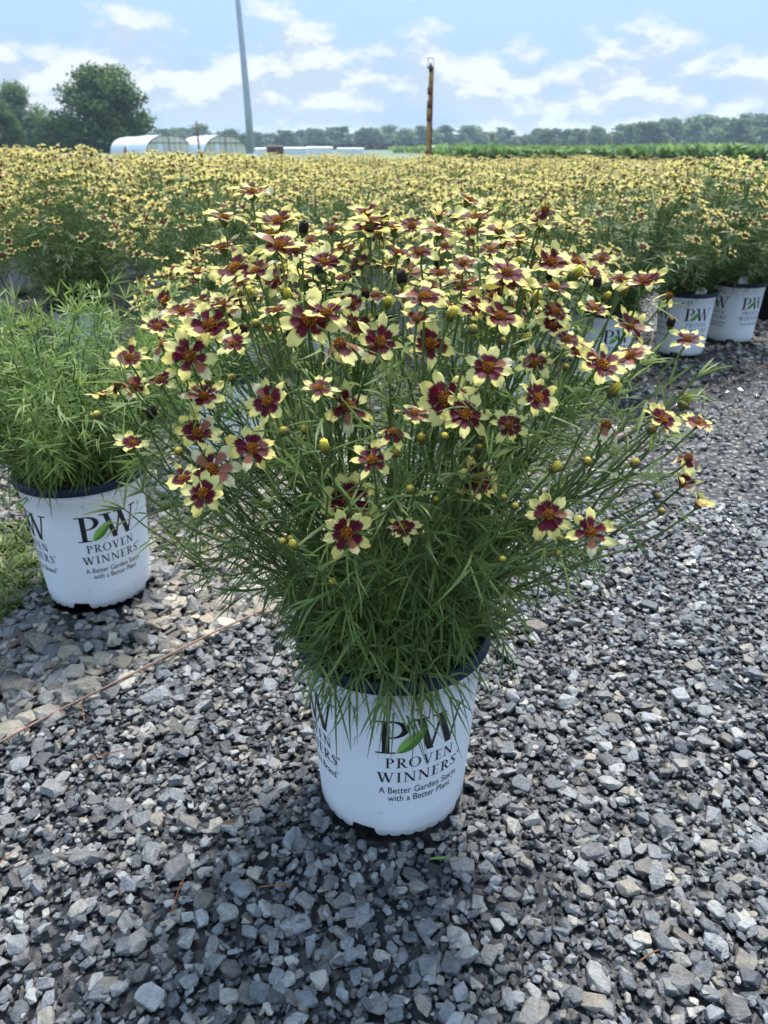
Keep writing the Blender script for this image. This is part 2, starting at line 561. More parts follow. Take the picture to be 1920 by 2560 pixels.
# a wet hollow beside the left pot: only sunken stones there
PUD = [(-.47, .80, .16, .085), (-.62, 1.02, .2, .13)]
hol = np.zeros(len(ST))
for cx, cy, a, b in PUD[:2]:
    q = np.hypot((ST[:, 0] - cx) / a, (ST[:, 1] - cy) / b)
    hol = np.maximum(hol, np.clip(1.25 - q, 0, 1))
ST[:, 2] -= hol * .002
ST[:, 4] -= hol * .30
dep = ST[:, 1] * math.cos(PITCH) + CAM_H * math.sin(PITCH)
sx_ = 960 + FPX * ST[:, 0] / dep
sy_ = 1280 - FPX * (ST[:, 1] * math.sin(PITCH) - CAM_H * math.cos(PITCH)) / dep
app = ST[:, 3] / dep
vis = (sx_ > 10) & (sx_ < 1910) & (sy_ < 2550) & (sy_ > 1480) & (ST[:, 2] - ST[:, 3] * .0 > -.005)
vis &= ~((np.abs(sx_ - 980) < 260) & (sy_ < 2080))
order = np.argsort(-np.where(vis, app, 0))
big = order[:300]
isbig = np.zeros(len(ST), bool); isbig[big] = True

def wet_at(x, y):
    """damp patches left by watering: along the drive on the right and round the left pot"""
    w = 1.3 - np.hypot((x - .95) / .50, (y - 1.55) / .55)
    w = np.maximum(w, 1.2 - np.hypot((x + .5) / .22, (y - .88) / .2))
    w = w + .35 * np.sin(x * 9 + 2 * np.sin(y * 7)) * np.sin(y * 11 + 1) + .10 * np.sin(x * 41) * np.sin(y * 37)
    return np.clip(w, 0, 1)

def build_gravel(rows, name, protos_for):
    Vs, Ls, As = [], [], []
    n0 = 0
    which = rng.integers(0, 10 ** 6, len(rows))
    for near in (0, 1):
        PR = PROTO if near else PROTO_LO
        sel = (rows[:, 1] < 1.25) if near else (rows[:, 1] >= 1.25)
        for k, (pv, pf) in enumerate(PR):
            q = rows[sel & (which % len(PR) == k)]
            n = len(q)
            if not n: continue
            Rm = rot_z(rng.uniform(0, 2 * np.pi, n)) @ rot_x(rng.normal(0, .42, n)) @ rot_z(rng.uniform(0, 2 * np.pi, n))
            v = np.einsum('nij,vj->nvi', Rm, pv) * (q[:, 3] * rng.uniform(.85, 1.2, n))[:, None, None] + q[:, None, :3]
            Vs.append(v.reshape(-1, 3))
            Ls.append((pf[None] + (np.arange(n) * len(pv))[:, None, None] + n0).ravel())
            As.append(np.repeat(np.stack([q[:, 4], q[:, 5], wet_at(q[:, 0], q[:, 1])], 1), len(pv), 0))
            n0 += n * len(pv)
    L_ = np.concatenate(Ls)
    return mesh_from(name, np.concatenate(Vs), L_, np.arange(0, len(L_), 3), [M['stone']], None, {'att': np.concatenate(As)})
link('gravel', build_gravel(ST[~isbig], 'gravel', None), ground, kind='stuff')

for i, j in enumerate(big):
    x, y, z, s_, t, w = ST[j]
    pv, pf = PROTO_HI[i % len(PROTO_HI)]
    mb = MB(); mb.add(pv * s_, pf, 0, (t, w, 0))
    o = link('stone', mb.mesh('stone', [M['stone']]), ground, (x, y, z + s_ * .06),
             (random.gauss(0, .22), random.gauss(0, .22), random.uniform(0, 6.28)))

# puddles: shallow water standing among the chips
for i, (cx, cy, a, b) in enumerate(PUD):
    th = np.linspace(0, 2 * np.pi, 60, endpoint=False)
    rr = 1 + .16 * np.sin(3 * th + i) + .09 * np.sin(7 * th + 2 * i) + .05 * np.sin(13 * th)
    rim_ = np.stack([cx + a * rr * np.cos(th), cy + b * rr * np.sin(th), np.full(60, -.0050)], 1)
    P = np.concatenate([rim_, [[cx, cy, -.0050]]])
    mb = MB(); mb.add(P, [(k, (k + 1) % 60, 60) for k in range(60)])
    link('puddle', mb.mesh('puddle', [M['water']]), None, kind='structure')

# ------------------------------------------------------------------ lettering (flat print wrapped round the pot)
POT_H, POT_R, POT_RW, POT_RB = .1755, .083, .0766, .0664
def wall_r(z): return POT_RB + (POT_RW - POT_RB) * z / (POT_H - .012)

def glyph(ch):
    Q = []
    def q(*p): Q.append(list(p))
    def bar(x0, x1, y0, y1): q((x0, y0), (x1, y0), (x1, y1), (x0, y1))
    def serif(xc, y, w=.34): bar(xc - w / 2, xc + w / 2, y - (.0 if y < .5 else .045), y + (.045 if y < .5 else 0))
    def diag(x0, x1, w, y0=0., y1=1.): q((x0 - w / 2, y1), (x1 - w / 2, y0), (x1 + w / 2, y0), (x0 + w / 2, y1))
    def arc(cx, cy, ro, ri, a0, a1, n=14):
        for k in range(n):
            a, b_ = a0 + (a1 - a0) * k / n, a0 + (a1 - a0) * (k + 1) / n
            q((cx + ro[0] * math.cos(a), cy + ro[1] * math.sin(a)), (cx + ro[0] * math.cos(b_), cy + ro[1] * math.sin(b_)),
              (cx + ri[0] * math.cos(b_), cy + ri[1] * math.sin(b_)), (cx + ri[0] * math.cos(a), cy + ri[1] * math.sin(a)))
    w = .7
    if ch == 'I':
        bar(.13, .27, 0, 1); serif(.2, 0); serif(.2, 1); w = .42
    elif ch in 'PR':
        bar(.13, .28, 0, 1); serif(.2, 0, .40); bar(0, .2, .955, 1)
        arc(.32, .735, (.35, .265), (.20, .22), -math.pi / 2, math.pi / 2)
        bar(.26, .33, .955, 1.0); bar(.26, .33, .47, .515); w = .72
        if ch == 'R':
            q((.30, .49), (.46, .49), (.80, .0), (.62, .0)); bar(.62, .88, 0, .045); w = .86
    elif ch == 'O':
        arc(.46, .5, (.46, .515), (.31, .47), 0, 2 * math.pi, 32); w = .94
    elif ch == 'V':
        diag(.18, .44, .16); diag(.72, .455, .06); serif(.17, 1, .36); serif(.72, 1, .28); w = .9
    elif ch == 'W':
        diag(.17, .42, .16); diag(.66, .43, .06); diag(.62, .88, .16); diag(1.14, .89, .06)
        serif(.17, 1, .36); serif(.60, 1, .34); serif(1.14, 1, .28); w = 1.30
    elif ch == 'N':
        bar(.14, .20, 0, 1); bar(.76, .82, 0, 1); diag(.16, .77, .17); serif(.17, 0, .28); serif(.79, 1, .28); bar(0, .16, .955, 1); w = .96
    elif ch == 'E':
        bar(.13, .28, 0, 1); bar(0, .60, 0, .045); bar(0, .58, .955, 1); bar(.28, .48, .49, .53)
        bar(.565, .60, 0, .2); bar(.545, .58, .8, 1); bar(.455, .485, .41, .61); w = .68
    elif ch == 'S':
        pts = [(.50, .80), (.44, .93), (.28, .965), (.14, .89), (.12, .74), (.24, .60), (.40, .47), (.48, .30), (.42, .11), (.27, .035), (.13, .08), (.07, .22)]
        th = [.04, .05, .06, .10, .13, .16, .16, .13, .10, .06, .05, .04]
        P = np.array(pts); T = np.gradient(P, axis=0); T /= np.linalg.norm(T, axis=1)[:, None]; Nn = np.stack([-T[:, 1], T[:, 0]], 1)
        A = P + Nn * np.array(th)[:, None] / 2; B_ = P - Nn * np.array(th)[:, None] / 2
        for k in range(len(P) - 1): q(tuple(A[k]), tuple(B_[k]), tuple(B_[k + 1]), tuple(A[k + 1]))
        bar(.48, .52, .74, .98); bar(.05, .09, .02, .27); w = .58
    return Q, w

def serif_line(text, a0, a1, z0, z1):
    """polygons (degrees, height) filling the given span"""
    gl = [glyph(c) for c in text]
    tot = sum(g[1] for g in gl) + .09 * (len(gl) - 1)
    sx = (a1 - a0) / tot; x = 0; out = []
    for Q, w in gl:
        for poly in Q: out.append([(a0 + (x + p[0]) * sx, z0 + p[1] * (z1 - z0)) for p in poly])
        x += w + .09
    return out

def sans_line(text, a0, a1, z0, capz):
    cu = bpy.data.curves.new('txt', 'FONT'); cu.body = text; cu.resolution_u = 3
    ob = bpy.data.objects.new('txt', cu); C.objects.link(ob)
    bpy.context.view_layer.update()
    me = bpy.data.meshes.new_from_object(ob.evaluated_get(bpy.context.evaluated_depsgraph_get()))
    V = np.array([v.co[:2] for v in me.vertices])
    out = []
    capH = .729 if len(V) else 1
    x0, x1 = V[:, 0].min(), V[:, 0].max()
    for p in me.polygons:
        out.append([(a0 + (V[i, 0] - x0) / (x1 - x0) * (a1 - a0), z0 + V[i, 1] / capH * (capz - z0)) for i in p.vertices])
    bpy.data.objects.remove(ob); bpy.data.curves.remove(cu); bpy.data.meshes.remove(me)
    return out

def wrap(polys_by_mat, mats, name, off):
    bm = bmesh.new()
    for mi, polys in enumerate(polys_by_mat):
        for poly in polys:
            vs = [bm.verts.new((p[0], p[1], 0)) for p in poly]
            try:
                f = bm.faces.new(vs); f.material_index = mi
            except ValueError: pass
    lo = min(v.co.x for v in bm.verts); hi = max(v.co.x for v in bm.verts)
    a = math.floor(lo)
    while a < hi:
        bmesh.ops.bisect_plane(bm, geom=bm.verts[:] + bm.edges[:] + bm.faces[:], plane_co=(a, 0, 0), plane_no=(1, 0, 0))
        a += 2.5
    for v in bm.verts:
        th, z = R(v.co.x), v.co.y
        r = wall_r(z) + off
        v.co = (r * math.sin(th), -r * math.cos(th), z)
    bmesh.ops.recalc_face_normals(bm, faces=bm.faces)
    for f in bm.faces:
        c = f.calc_center_median()
        if f.normal.x * c.x + f.normal.y * c.y < 0: f.normal_flip()
    me = bpy.data.meshes.new(name); bm.to_mesh(me); bm.free()
    for m_ in mats: me.materials.append(m_)
    return me

def ring_mark(a, z, r_deg, r_z):
    out = []
    for k in range(10):
        t0, t1 = 2 * math.pi * k / 10, 2 * math.pi * (k + 1) / 10
        out.append([(a + r_deg * math.cos(t0), z + r_z * math.sin(t0)), (a + r_deg * math.cos(t1), z + r_z * math.sin(t1)),
                    (a + .5 * r_deg * math.cos(t1), z + .5 * r_z * math.sin(t1)), (a + .5 * r_deg * math.cos(t0), z + .5 * r_z * math.sin(t0))])
    return out

def lettering_mesh(kind):
    L_ = serif_line('P', -31.2, -8.2, .0993, .1342) + serif_line('W', -8.2, 31.2, .0993, .1346)
    L_ += serif_line('PROVEN', -25.2, 24.0, .0830, .0940) + serif_line('WINNERS', -31.0, 28.6, .0668, .0778)
    L_ += ring_mark(30.6, .0775, 1.0, .0013)
    if kind == 0:
        L_ += sans_line('A Better Garden Starts', -29.6, 30.2, .0537, .0612) + sans_line('with a Better Plant', -23.4, 24.6, .0446, .0520)
        L_ += ring_mark(26.2, .0517, .7, .0010)
    else:
        L_ += sans_line('The #1 Plant Brand', -27.0, 26.5, .0520, .0600) + ring_mark(28.4, .0597, .7, .0010)
    return wrap([L_], [M['ink']], 'lettering', .00035)

def emblem_mesh():
    a0, z0, a1, z1 = -17.5, .1000, 2.6, .1255
    n = 12; top, bot, mid = [], [], []
    for k in range(n + 1):
        t = k / n
        w = math.sin(math.pi * t ** .85) * 1.0
        ax, az = a0 + (a1 - a0) * t, z0 + (z1 - z0) * (t ** 1.15)
        mid.append((ax, az)); top.append((ax - 3.4 * w, az + .0052 * w)); bot.append((ax + 3.0 * w, az - .0040 * w))
    L1 = [[mid[k], mid[k + 1], top[k + 1], top[k]] for k in range(n)]
    L2 = [[bot[k], bot[k + 1], mid[k + 1], mid[k]] for k in range(n)]
    return wrap([L1, L2], [M['green_l'], M['green_d']], 'leaf_emblem', .0008)

LETTER = [lettering_mesh(0), lettering_mesh(1)]
EMBLEM = emblem_mesh()

def pot_mesh():
    mb = MB(); n = 192
    th = np.arange(n) * 2 * np.pi / n
    deg = np.degrees(th)
    # foot: four arched drain notches, with small scallops along each foot between them
    ph = (deg - 3 + 45) % 90
    notch = np.where((ph < 9) | (ph > 81), 1.0, 0.0)
    zb = np.where(notch > 0, .0075, 0.0)
    sc = np.abs(np.sin(np.radians((ph - 9) * 180 / 10.3)))
    zb = np.where(notch > 0, zb, .0030 * np.clip((1 - sc) - .35, 0, 1) / .65)
    rows = []
    rows.append((np.full(n, POT_RB - .0012), zb))
    rows.append((wall_r(zb + .0015), zb + .0012))
    for z in (.010, .014, .05, .09, .13, .1515):
        rows.append((np.full(n, wall_r(z)), np.full(n, z)))
    rows.append((np.full(n, wall_r(.152) + .0007), np.full(n, .1525)))
    rows.append((np.full(n, wall_r(.158) + .0009), np.full(n, .1590)))
    rows.append((np.full(n, POT_RW + .001), np.full(n, .1636)))
    V = np.concatenate([np.stack([r_ * np.sin(th), -r_ * np.cos(th), z_], 1) for r_, z_ in rows])
    F = [(i * n + j, i * n + (j + 1) % n, (i + 1) * n + (j + 1) % n, (i + 1) * n + j) for i in range(len(rows) - 1) for j in range(n)]
    mb.add(V, F, 0, smooth=True)
    mb.lathe([(.0005, .006), (POT_RB - .004, .006), (POT_RB - .0012, .0078)], 64, 0)           # floor of the pot
    mb.lathe([(POT_RB - .003, .0065), (POT_RW - .003, .1636)], 64, 1)                             # inner wall
    return mb.mesh('pot', [M['pot'], M['navy']])
def rim_mesh():
    mb = MB()
    H = POT_H
    prof = [(POT_RW - .003, H - .014), (POT_RW + .0012, H - .0125), (POT_R - .0012, H - .0112), (POT_R, H - .0085), (POT_R - .0006, H - .0045),
            (POT_R - .0010, H - .0022), (POT_R - .0026, H - .0003), (POT_R - .0046, H), (POT_R - .0062, H - .0012), (POT_R - .0072, H - .0045), (POT_RW - .003, H - .014)]
    mb.lathe(prof, 96, 0)
    return mb.mesh('rim', [M['navy']])
def soil_mesh():
    mb = MB()
    n, k = 40, 9
    V = [(0, 0, .152)]; F = []
    for i in range(1, k + 1):
        for j in range(n):
            a = 2 * np.pi * j / n; r_ = (POT_RW - .0025) * i / k
            V.append((r_ * math.cos(a), r_ * math.sin(a), .150 + .004 * (1 - (i / k) ** 2) + random.uniform(-.0015, .0015)))
    for j in range(n): F.append((0, 1 + j, 1 + (j + 1) % n))
    for i in range(k - 1):
        for j in range(n):
            a, b_ = 1 + i * n + j, 1 + i * n + (j + 1) % n
            F.append((a, a + n, b_ + n, b_))
    mb.add(V, F, 0, smooth=True)
    return mb.mesh('soil', [M['soil']])
POT_ME, RIM_ME, SOIL_ME = pot_mesh(), rim_mesh(), soil_mesh()

def add_pot(root, turn_deg, prints=True):
    p = link('pot', POT_ME, root, (0, 0, 0), (0, 0, R(turn_deg)))
    link('rim', RIM_ME, p)
    if prints:
        for k in range(4):
            link('lettering', LETTER[k % 2], p, (0, 0, 0), (0, 0, R(90 * k)))
            link('leaf_emblem', EMBLEM, p, (0, 0, 0), (0, 0, R(90 * k)))
    link('soil', SOIL_ME, root)
    return p

# ------------------------------------------------------------------ plant building blocks
def unit(a): return a / (np.linalg.norm(a, axis=-1, keepdims=True) + 1e-12)

def ribbons(P, D, S, L, W, droop, rnd, seg=4, curl=None, grav=(0, 0, -1.)):
    """narrow leaf blades: P base, D direction, S side, all (n,3)"""
    n = len(P); k = seg + 1
    t = np.linspace(0, 1, k)
    prof = np.array([.45, .95, 1.0, .8, .12]) if seg == 4 else np.interp(t, [0, .25, .5, .75, 1], [.45, .95, 1, .8, .12])
    cen = P[:, None] + D[:, None] * (L[:, None] * t)[..., None] + np.array(grav)[None, None] * (droop[:, None] * L[:, None] * t ** 2)[..., None]
    if curl is not None: cen = cen + S[:, None] * (curl[:, None] * L[:, None] * t ** 2)[..., None]
    off = S[:, None] * (W[:, None] * prof * .5)[..., None]
    V = np.stack([cen - off, cen + off], 2).reshape(n, -1, 3)
    f = np.array([[2 * i, 2 * i + 1, 2 * i + 3, 2 * i + 2] for i in range(seg)])
    F = (f[None] + (np.arange(n) * 2 * k)[:, None, None]).reshape(-1, 4)
    A = np.zeros((n, 2 * k, 3)); A[..., 0] = rnd[:, None]
    return V.reshape(-1, 3), F, A.reshape(-1, 3)

def bez(P0, P1, P2, P3, t):
    t = t[..., None]
    return (1 - t) ** 3 * P0 + 3 * (1 - t) ** 2 * t * P1 + 3 * (1 - t) * t * t * P2 + t ** 3 * P3

def stem_tubes(curves, rads, rnd, sides=4):
    """curves (n,k,3), rads (n,k)"""
    n, k, _ = curves.shape
    T = unit(np.gradient(curves, axis=1))
    ref = np.array([.31, .95, .05]); A = unit(np.cross(T, np.broadcast_to(ref, T.shape))); B = np.cross(T, A)
    th = np.arange(sides) * 2 * np.pi / sides
    V = curves[:, :, None] + rads[:, :, None, None] * (np.cos(th)[:, None] * A[:, :, None] + np.sin(th)[:, None] * B[:, :, None])
    f = np.array([[i * sides + j, i * sides + (j + 1) % sides, (i + 1) * sides + (j + 1) % sides, (i + 1) * sides + j] for i in range(k - 1) for j in range(sides)])
    F = (f[None] + (np.arange(n) * k * sides)[:, None, None]).reshape(-1, 4)
    At = np.zeros((n, k * sides, 3)); At[..., 0] = rnd[:, None]
    return V.reshape(-1, 3), F, At.reshape(-1, 3)

def grow(targets, ends, r, centre=(0, 0), z0=.152, base_r=.045, primary=.45, node=.024, leafL=(.034, .058), leafW=(.0016, .0026),
         shoots=0, shoot_fn=None, seg=4, bare=.80, stem_r=(.0015, .0007), droop=(.05, .5), lobes=True, tuft=True):
    """stems to every target and lobed thread leaves along them; returns stem and leaf arrays"""
    T = np.asarray(targets, float); n = len(T)
    E = np.asarray(ends, float)
    bare_t = np.full(n, bare)
    if shoots:
        st = shoot_fn(shoots, r)
        T = np.concatenate([T, st]) if n else st
        o = st - np.array([centre[0], centre[1], .0]); o[:, 2] = 0
        E2 = unit(unit(o) * .35 + np.array([0, 0, .8]))
        E = np.concatenate([E, E2]) if n else E2
        bare_t = np.concatenate([bare_t, np.full(shoots, 1.0)])
    n2 = len(T)
    k = 12; t = np.linspace(0, 1, k)
    C_ = np.array([centre[0], centre[1], z0])
    prim = r.random(n2) < primary
    if shoots: prim[n:] = r.random(shoots) < .6
    if not prim.any(): prim[0] = True
    hor = T - C_; hor[:, 2] = 0
    a = np.arctan2(hor[:, 1], hor[:, 0]) + r.normal(0, .5, n2)
    B = C_ + np.stack([np.cos(a), np.sin(a), 0 * a], 1) * (r.random(n2)[:, None] ** .5 * base_r)
    L = np.linalg.norm(T - B, axis=1)
    d0 = unit(unit(hor) * .28 + np.array([0, 0, 1.]) + r.normal(0, .10, (n2, 3)))
    P1 = B + d0 * (L * .42)[:, None]; P2 = T - unit(E + unit(T - B) * .8) * (L * .30)[:, None]
    cur = bez(B[:, None], P1[:, None], P2[:, None], T[:, None], np.broadcast_to(t, (n2, k)))
    pi = np.where(prim)[0]
    for i in np.where(~prim)[0]:
        # a side branch leaves the nearest main stem part way up
        dd = np.linalg.norm(T[pi] - T[i], axis=1); j = pi[np.argsort(dd)[r.integers(0, min(3, len(pi)))]]
        s = r.uniform(.38, .68); q = s * (k - 1); a0 = int(q)
        P0 = cur[j, a0] * (1 - (q - a0)) + cur[j, min(a0 + 1, k - 1)] * (q - a0)
        tan = unit(cur[j, min(a0 + 1, k - 1)] - cur[j, a0]); l_ = np.linalg.norm(T[i] - P0)
        cur[i] = bez(P0, P0 + unit(tan + unit(T[i] - P0)) * l_ * .35, T[i] - unit(E[i] + unit(T[i] - P0) * .8) * l_ * .3, T[i], t)
    wob = r.normal(0, .0022, (n2, k, 3)); wob[:, 0] = 0; wob[:, -2:] = 0
    cur = cur + wob
    rad = np.where(prim, stem_r[0], stem_r[1] * 1.25)[:, None] * (1 - t) + stem_r[1] * t
    SV = stem_tubes(cur, rad, r.random(n2))
    # leaves
    P, D, S, LL, W, DR, RN, CU = [], [], [], [], [], [], [], []
    for i in range(n2):
        seglen = np.linalg.norm(np.diff(cur[i], axis=0), axis=1).sum()
        nn = max(2, int(seglen / node))
        phase = r.uniform(0, 6.28)
        for m_ in range(nn):
            s = (m_ + r.uniform(.2, .8)) / nn
            if not prim[i] and i < n: s = .08 + .92 * s
            if s > bare_t[i] and r.random() < .85: continue
            q = s * (k - 1); a0 = min(int(q), k - 2); p = cur[i, a0] * (1 - q + a0) + cur[i, a0 + 1] * (q - a0)
            tan = unit(cur[i, a0 + 1] - cur[i, a0])
            ax = unit(np.cross(tan, np.array([.3, .2, .93]))); bx = np.cross(tan, ax)
            ang = phase + m_ * 1.57
            size = r.uniform(*leafL) * (1.12 - .50 * s)
            for h_ in (0, np.pi):
                o = np.cos(ang + h_) * ax + np.sin(ang + h_) * bx
                d = unit(o * .85 + tan * r.uniform(.25, .75) + r.normal(0, .15, 3))
                sd_ = unit(np.cross(d, tan) + r.normal(0, .25, 3)); sd_ = unit(sd_ - d * (sd_ @ d))
                rn = np.clip(r.normal(.45 + .12 * s, .2), 0, 1); w = r.uniform(*leafW); dr = r.uniform(*droop); cu = r.normal(0, .24)
                P.append(p); D.append(d); S.append(sd_); LL.append(size); W.append(w); DR.append(dr); RN.append(rn); CU.append(cu)
                if lobes and r.random() < .8:
                    for sg in (-1, 1):
                        if r.random() < .12: continue
                        f0 = r.uniform(.28, .45)
                        d2 = unit(d + sg * sd_ * r.uniform(.35, .7))
                        P.append(p + d * size * f0 + np.array([0, 0, -dr * size * f0 ** 2])); D.append(d2); S.append(unit(np.cross(d2, np.cross(sd_, d2)) ))
                        LL.append(size * r.uniform(.42, .62)); W.append(w * .85); DR.append(dr * 1.1); RN.append(np.clip(rn + r.normal(0, .06), 0, 1)); CU.append(sg * .1)
        if tuft and i >= n:
            for m_ in range(7):
                tan = unit(cur[i, -1] - cur[i, -3]); o = unit(r.normal(0, 1, 3)); d = unit(tan * r.uniform(.5, 1.3) + o * .7)
                P.append(cur[i, -1]); D.append(d); S.append(unit(np.cross(d, unit(r.normal(0, 1, 3))))); LL.append(r.uniform(.014, .030)); W.append(r.uniform(*leafW)); DR.append(r.uniform(0, .25)); RN.append(np.clip(r.normal(.75, .15), 0, 1)); CU.append(0)
    LV = ribbons(np.array(P), np.array(D), np.array(S), np.array(LL), np.array(W), np.array(DR), np.array(RN), seg, np.array(CU))
    return SV, LV, cur

def arr_mesh(name, VFA, mats):
    V, F, A = VFA
    L_ = F.ravel()
    return mesh_from(name, V, L_, np.arange(0, len(L_), F.shape[1]), mats, None, {'att': A})

# ------------------------------------------------------------------ flowers
def petal_arrays(Lp, Wp, seed, nl=7, ns=5, lift=.12, bend=-.10, fold=.06, roll=0.):
    r = np.random.default_rng(seed)
    t = np.linspace(0, 1, nl); s = np.linspace(-1, 1, ns)
    wprof = np.interp(t, [0, .12, .35, .62, .82, .94, 1.0], [.26, .44, .80, 1.0, .90, .60, .34])
    teeth = np.interp(s, np.linspace(-1, 1, 7), [-.13, .0, -.035, .06, -.03, .0, -.13]) + r.normal(0, .014, ns)
    T, S = np.meshgrid(t, s, indexing='ij')
    Y = (T + np.where(T > .9, teeth[None] * ((T - .75) / .25).clip(0, 1), 0)) * Lp
    X = S * wprof[:, None] * Wp / 2 * (1 + r.normal(0, .03))
    X = X + r.normal(0, .05) * Wp * T ** 2
    Z = Lp * (lift * T + bend * T ** 2) + fold * Wp * (np.abs(S) ** 1.5) * (1 - .4 * T) + .028 * Lp * np.sin(S * 4 + r.uniform(0, 6)) * T ** 2 + roll * Lp * T ** 2 * S
    V = np.stack([X, Y, Z], -1).reshape(-1, 3)
    F = np.array([[i * ns + j, i * ns + j + 1, (i + 1) * ns + j + 1, (i + 1) * ns + j] for i in range(nl - 1) for j in range(ns - 1)])
    A = np.stack([T.ravel(), S.ravel(), np.full(T.size, r.random())], 1)
    return V, F, A

def disc_into(mb, rad, seed, n=44, mi=0, tall=1.0):
    r = np.random.default_rng(seed)
    # domed cushion, then florets standing on it
    prof = [(rad * 1.05, -.0002), (rad, rad * .25), (rad * .75, rad * .5 * tall), (rad * .4, rad * .68 * tall), (.0001, rad * .75 * tall)]
    mb.lathe(prof, 10, mi, (.12, 0, 0))
    for i in range(n):
        q = math.sqrt((i + .5) / n); a = i * 2.39996
        x, y = rad * .95 * q * math.cos(a), rad * .95 * q * math.sin(a)
        z = rad * (.75 - .5 * q * q) * tall
        ht = rad * r.uniform(.30, .58); w = rad * .115
        o = unit(np.array([x * .6, y * .6, rad]) + r.normal(0, rad * .16, 3)); e1 = unit(np.cross(o, [.3, .7, .1])); e2 = np.cross(o, e1)
        b = np.array([x, y, z - rad * .1]); c_ = b + o * ht * .8; tip = b + o * ht * 1.12
        V = [b + w * .6 * (math.cos(k * 2.094) * e1 + math.sin(k * 2.094) * e2) for k in range(3)] + \
            [c_ + w * (math.cos(k * 2.094) * e1 + math.sin(k * 2.094) * e2) for k in range(3)] + [tip]
        F = [(k, (k + 1) % 3, 3 + (k + 1) % 3, 3 + k) for k in range(3)] + [(3 + k, 3 + (k + 1) % 3, 6) for k in range(3)]
        v = r.uniform(.45, 1.0)
        mb.add(V, F, mi, np.array([[v * .35, 0, 0]] * 3 + [[v, 0, 0]] * 3 + [[min(1, v + .1), 0, 0]]))

def calyx_into(mb, rad, mi, seed):
    r = np.random.default_rng(seed)
    V, prof = None, [(.0007, -.0062), (.0016, -.0050), (rad * .72, -.0030), (rad * .92, -.0008), (rad * .85, .0002)]
    th = np.arange(9) * 2 * np.pi / 9
    P = np.array(prof)
    V = np.stack([P[:, 0][:, None] * np.sin(th), -P[:, 0][:, None] * np.cos(th), np.repeat(P[:, 1][:, None], 9, 1)], -1).reshape(-1, 3)
    A = np.zeros((len(V), 3)); A[:, 0] = np.repeat([0, .1, .35, .7, 1], 9)
    F = [(i * 9 + j, i * 9 + (j + 1) % 9, (i + 1) * 9 + (j + 1) % 9, (i + 1) * 9 + j) for i in range(4) for j in range(9)]
    mb.add(V, F, mi, A, True)
    for k in range(7):
        a = k * .9 + r.uniform(0, .3); o = np.array([math.cos(a), math.sin(a), 0]); s_ = np.array([-o[1], o[0], 0])
        b = o * rad * .5 + [0, 0, -.004]
        mb.add([b - s_ * .0006, b + s_ * .0006, b + o * .0038 + [0, 0, -.0004]], [(0, 1, 2)], mi, (.15, 0, 0))

def rotz3(V, a): c, s = math.cos(a), math.sin(a); return V @ np.array([[c, s, 0], [-s, c, 0], [0, 0, 1]])
def rotx3(V, a): c, s = math.cos(a), math.sin(a); return V @ np.array([[1, 0, 0], [0, c, s], [0, -s, c]])

HEAD_MATS = [M['disc'], M['calyx'], M['petal']]
def flower_mesh(seed, style='open', nl=6, ns=5, florets=30):
    """a whole head in one mesh; unit: diameter about 36 mm"""
    r = np.random.default_rng(seed)
    mb = MB()
    disc_into(mb, .0040, seed, florets, 0, 1.15 if style == 'spent' else .95)
    calyx_into(mb, .0042, 1, seed)
    n = {'open': r.integers(7, 9), 'spent': r.integers(3, 6), 'half': r.integers(6, 8), 'sparse': r.integers(5, 7)}[style]
    for k in range(n):
        a = k * 2 * np.pi / n + r.normal(0, .10)
        L_ = .0158 * r.uniform(.80, 1.1); W_ = .0080 * r.uniform(.72, 1.15)
        pitch = {'open': r.normal(.14, .17), 'sparse': r.normal(.16, .26), 'spent': r.normal(-.95, .35), 'half': r.normal(.75, .22)}[style]
        V, F, A = petal_arrays(L_, W_, seed * 31 + k, nl, ns, r.uniform(.02, .22), r.uniform(-.28, .05), r.uniform(.02, .16), r.normal(0, .1))
        if style == 'spent': A = A.copy(); A[:, 2] = np.where(r.random() < .45, .93, A[:, 2])
        V = rotz3(rotx3(V, pitch) + [0, .0030, .0006], a + (np.pi if False else 0))
        if seed >= 140: A = A.copy(); A[:, 2] = .15 + .50 * A[:, 2]
        mb.add(V, F, 2, A, True)
    return mb.mesh('flower_' + style, HEAD_MATS)

FL_OPEN = [flower_mesh(40 + i, 'open', 7, 5, 40) for i in range(9)]
FL_SPARSE = [flower_mesh(60 + i, 'sparse', 7, 5, 40) for i in range(4)]
FL_SPENT = [flower_mesh(70 + i, 'spent', 7, 5, 40) for i in range(5)]
FL_HALF = [flower_mesh(80 + i, 'half', 6, 5, 20) for i in range(4)]
BED_FL = [flower_mesh(140 + i, s, 4, 3, 8) for i, s in enumerate(['open'] * 6 + ['sparse'] * 2 + ['spent', 'half'])]

def head_only(seed):
    mb = MB(); disc_into(mb, .0040, seed, 60, 0, .95); calyx_into(mb, .0042, 1, seed)
    return mb.mesh('flower_head', HEAD_MATS[:2])
HEADS = [head_only(200 + i) for i in range(4)]
def petal_mesh(seed):
    r = np.random.default_rng(seed); mb = MB()
    V, F, A = petal_arrays(.0160 * r.uniform(.84, 1.08), .0083 * r.uniform(.75, 1.15), seed, 9, 7, r.uniform(.02, .2), r.uniform(-.26, .04), r.uniform(.03, .14), r.normal(0, .08))
    A = A.copy(); A[:, 2] = r.uniform(0, .84) if seed % 17 else .92
    mb.add(V, F, 0, A, True)
    return mb.mesh('petal', [M['petal']])
PETALS = [petal_mesh(400 + i) for i in range(18)]

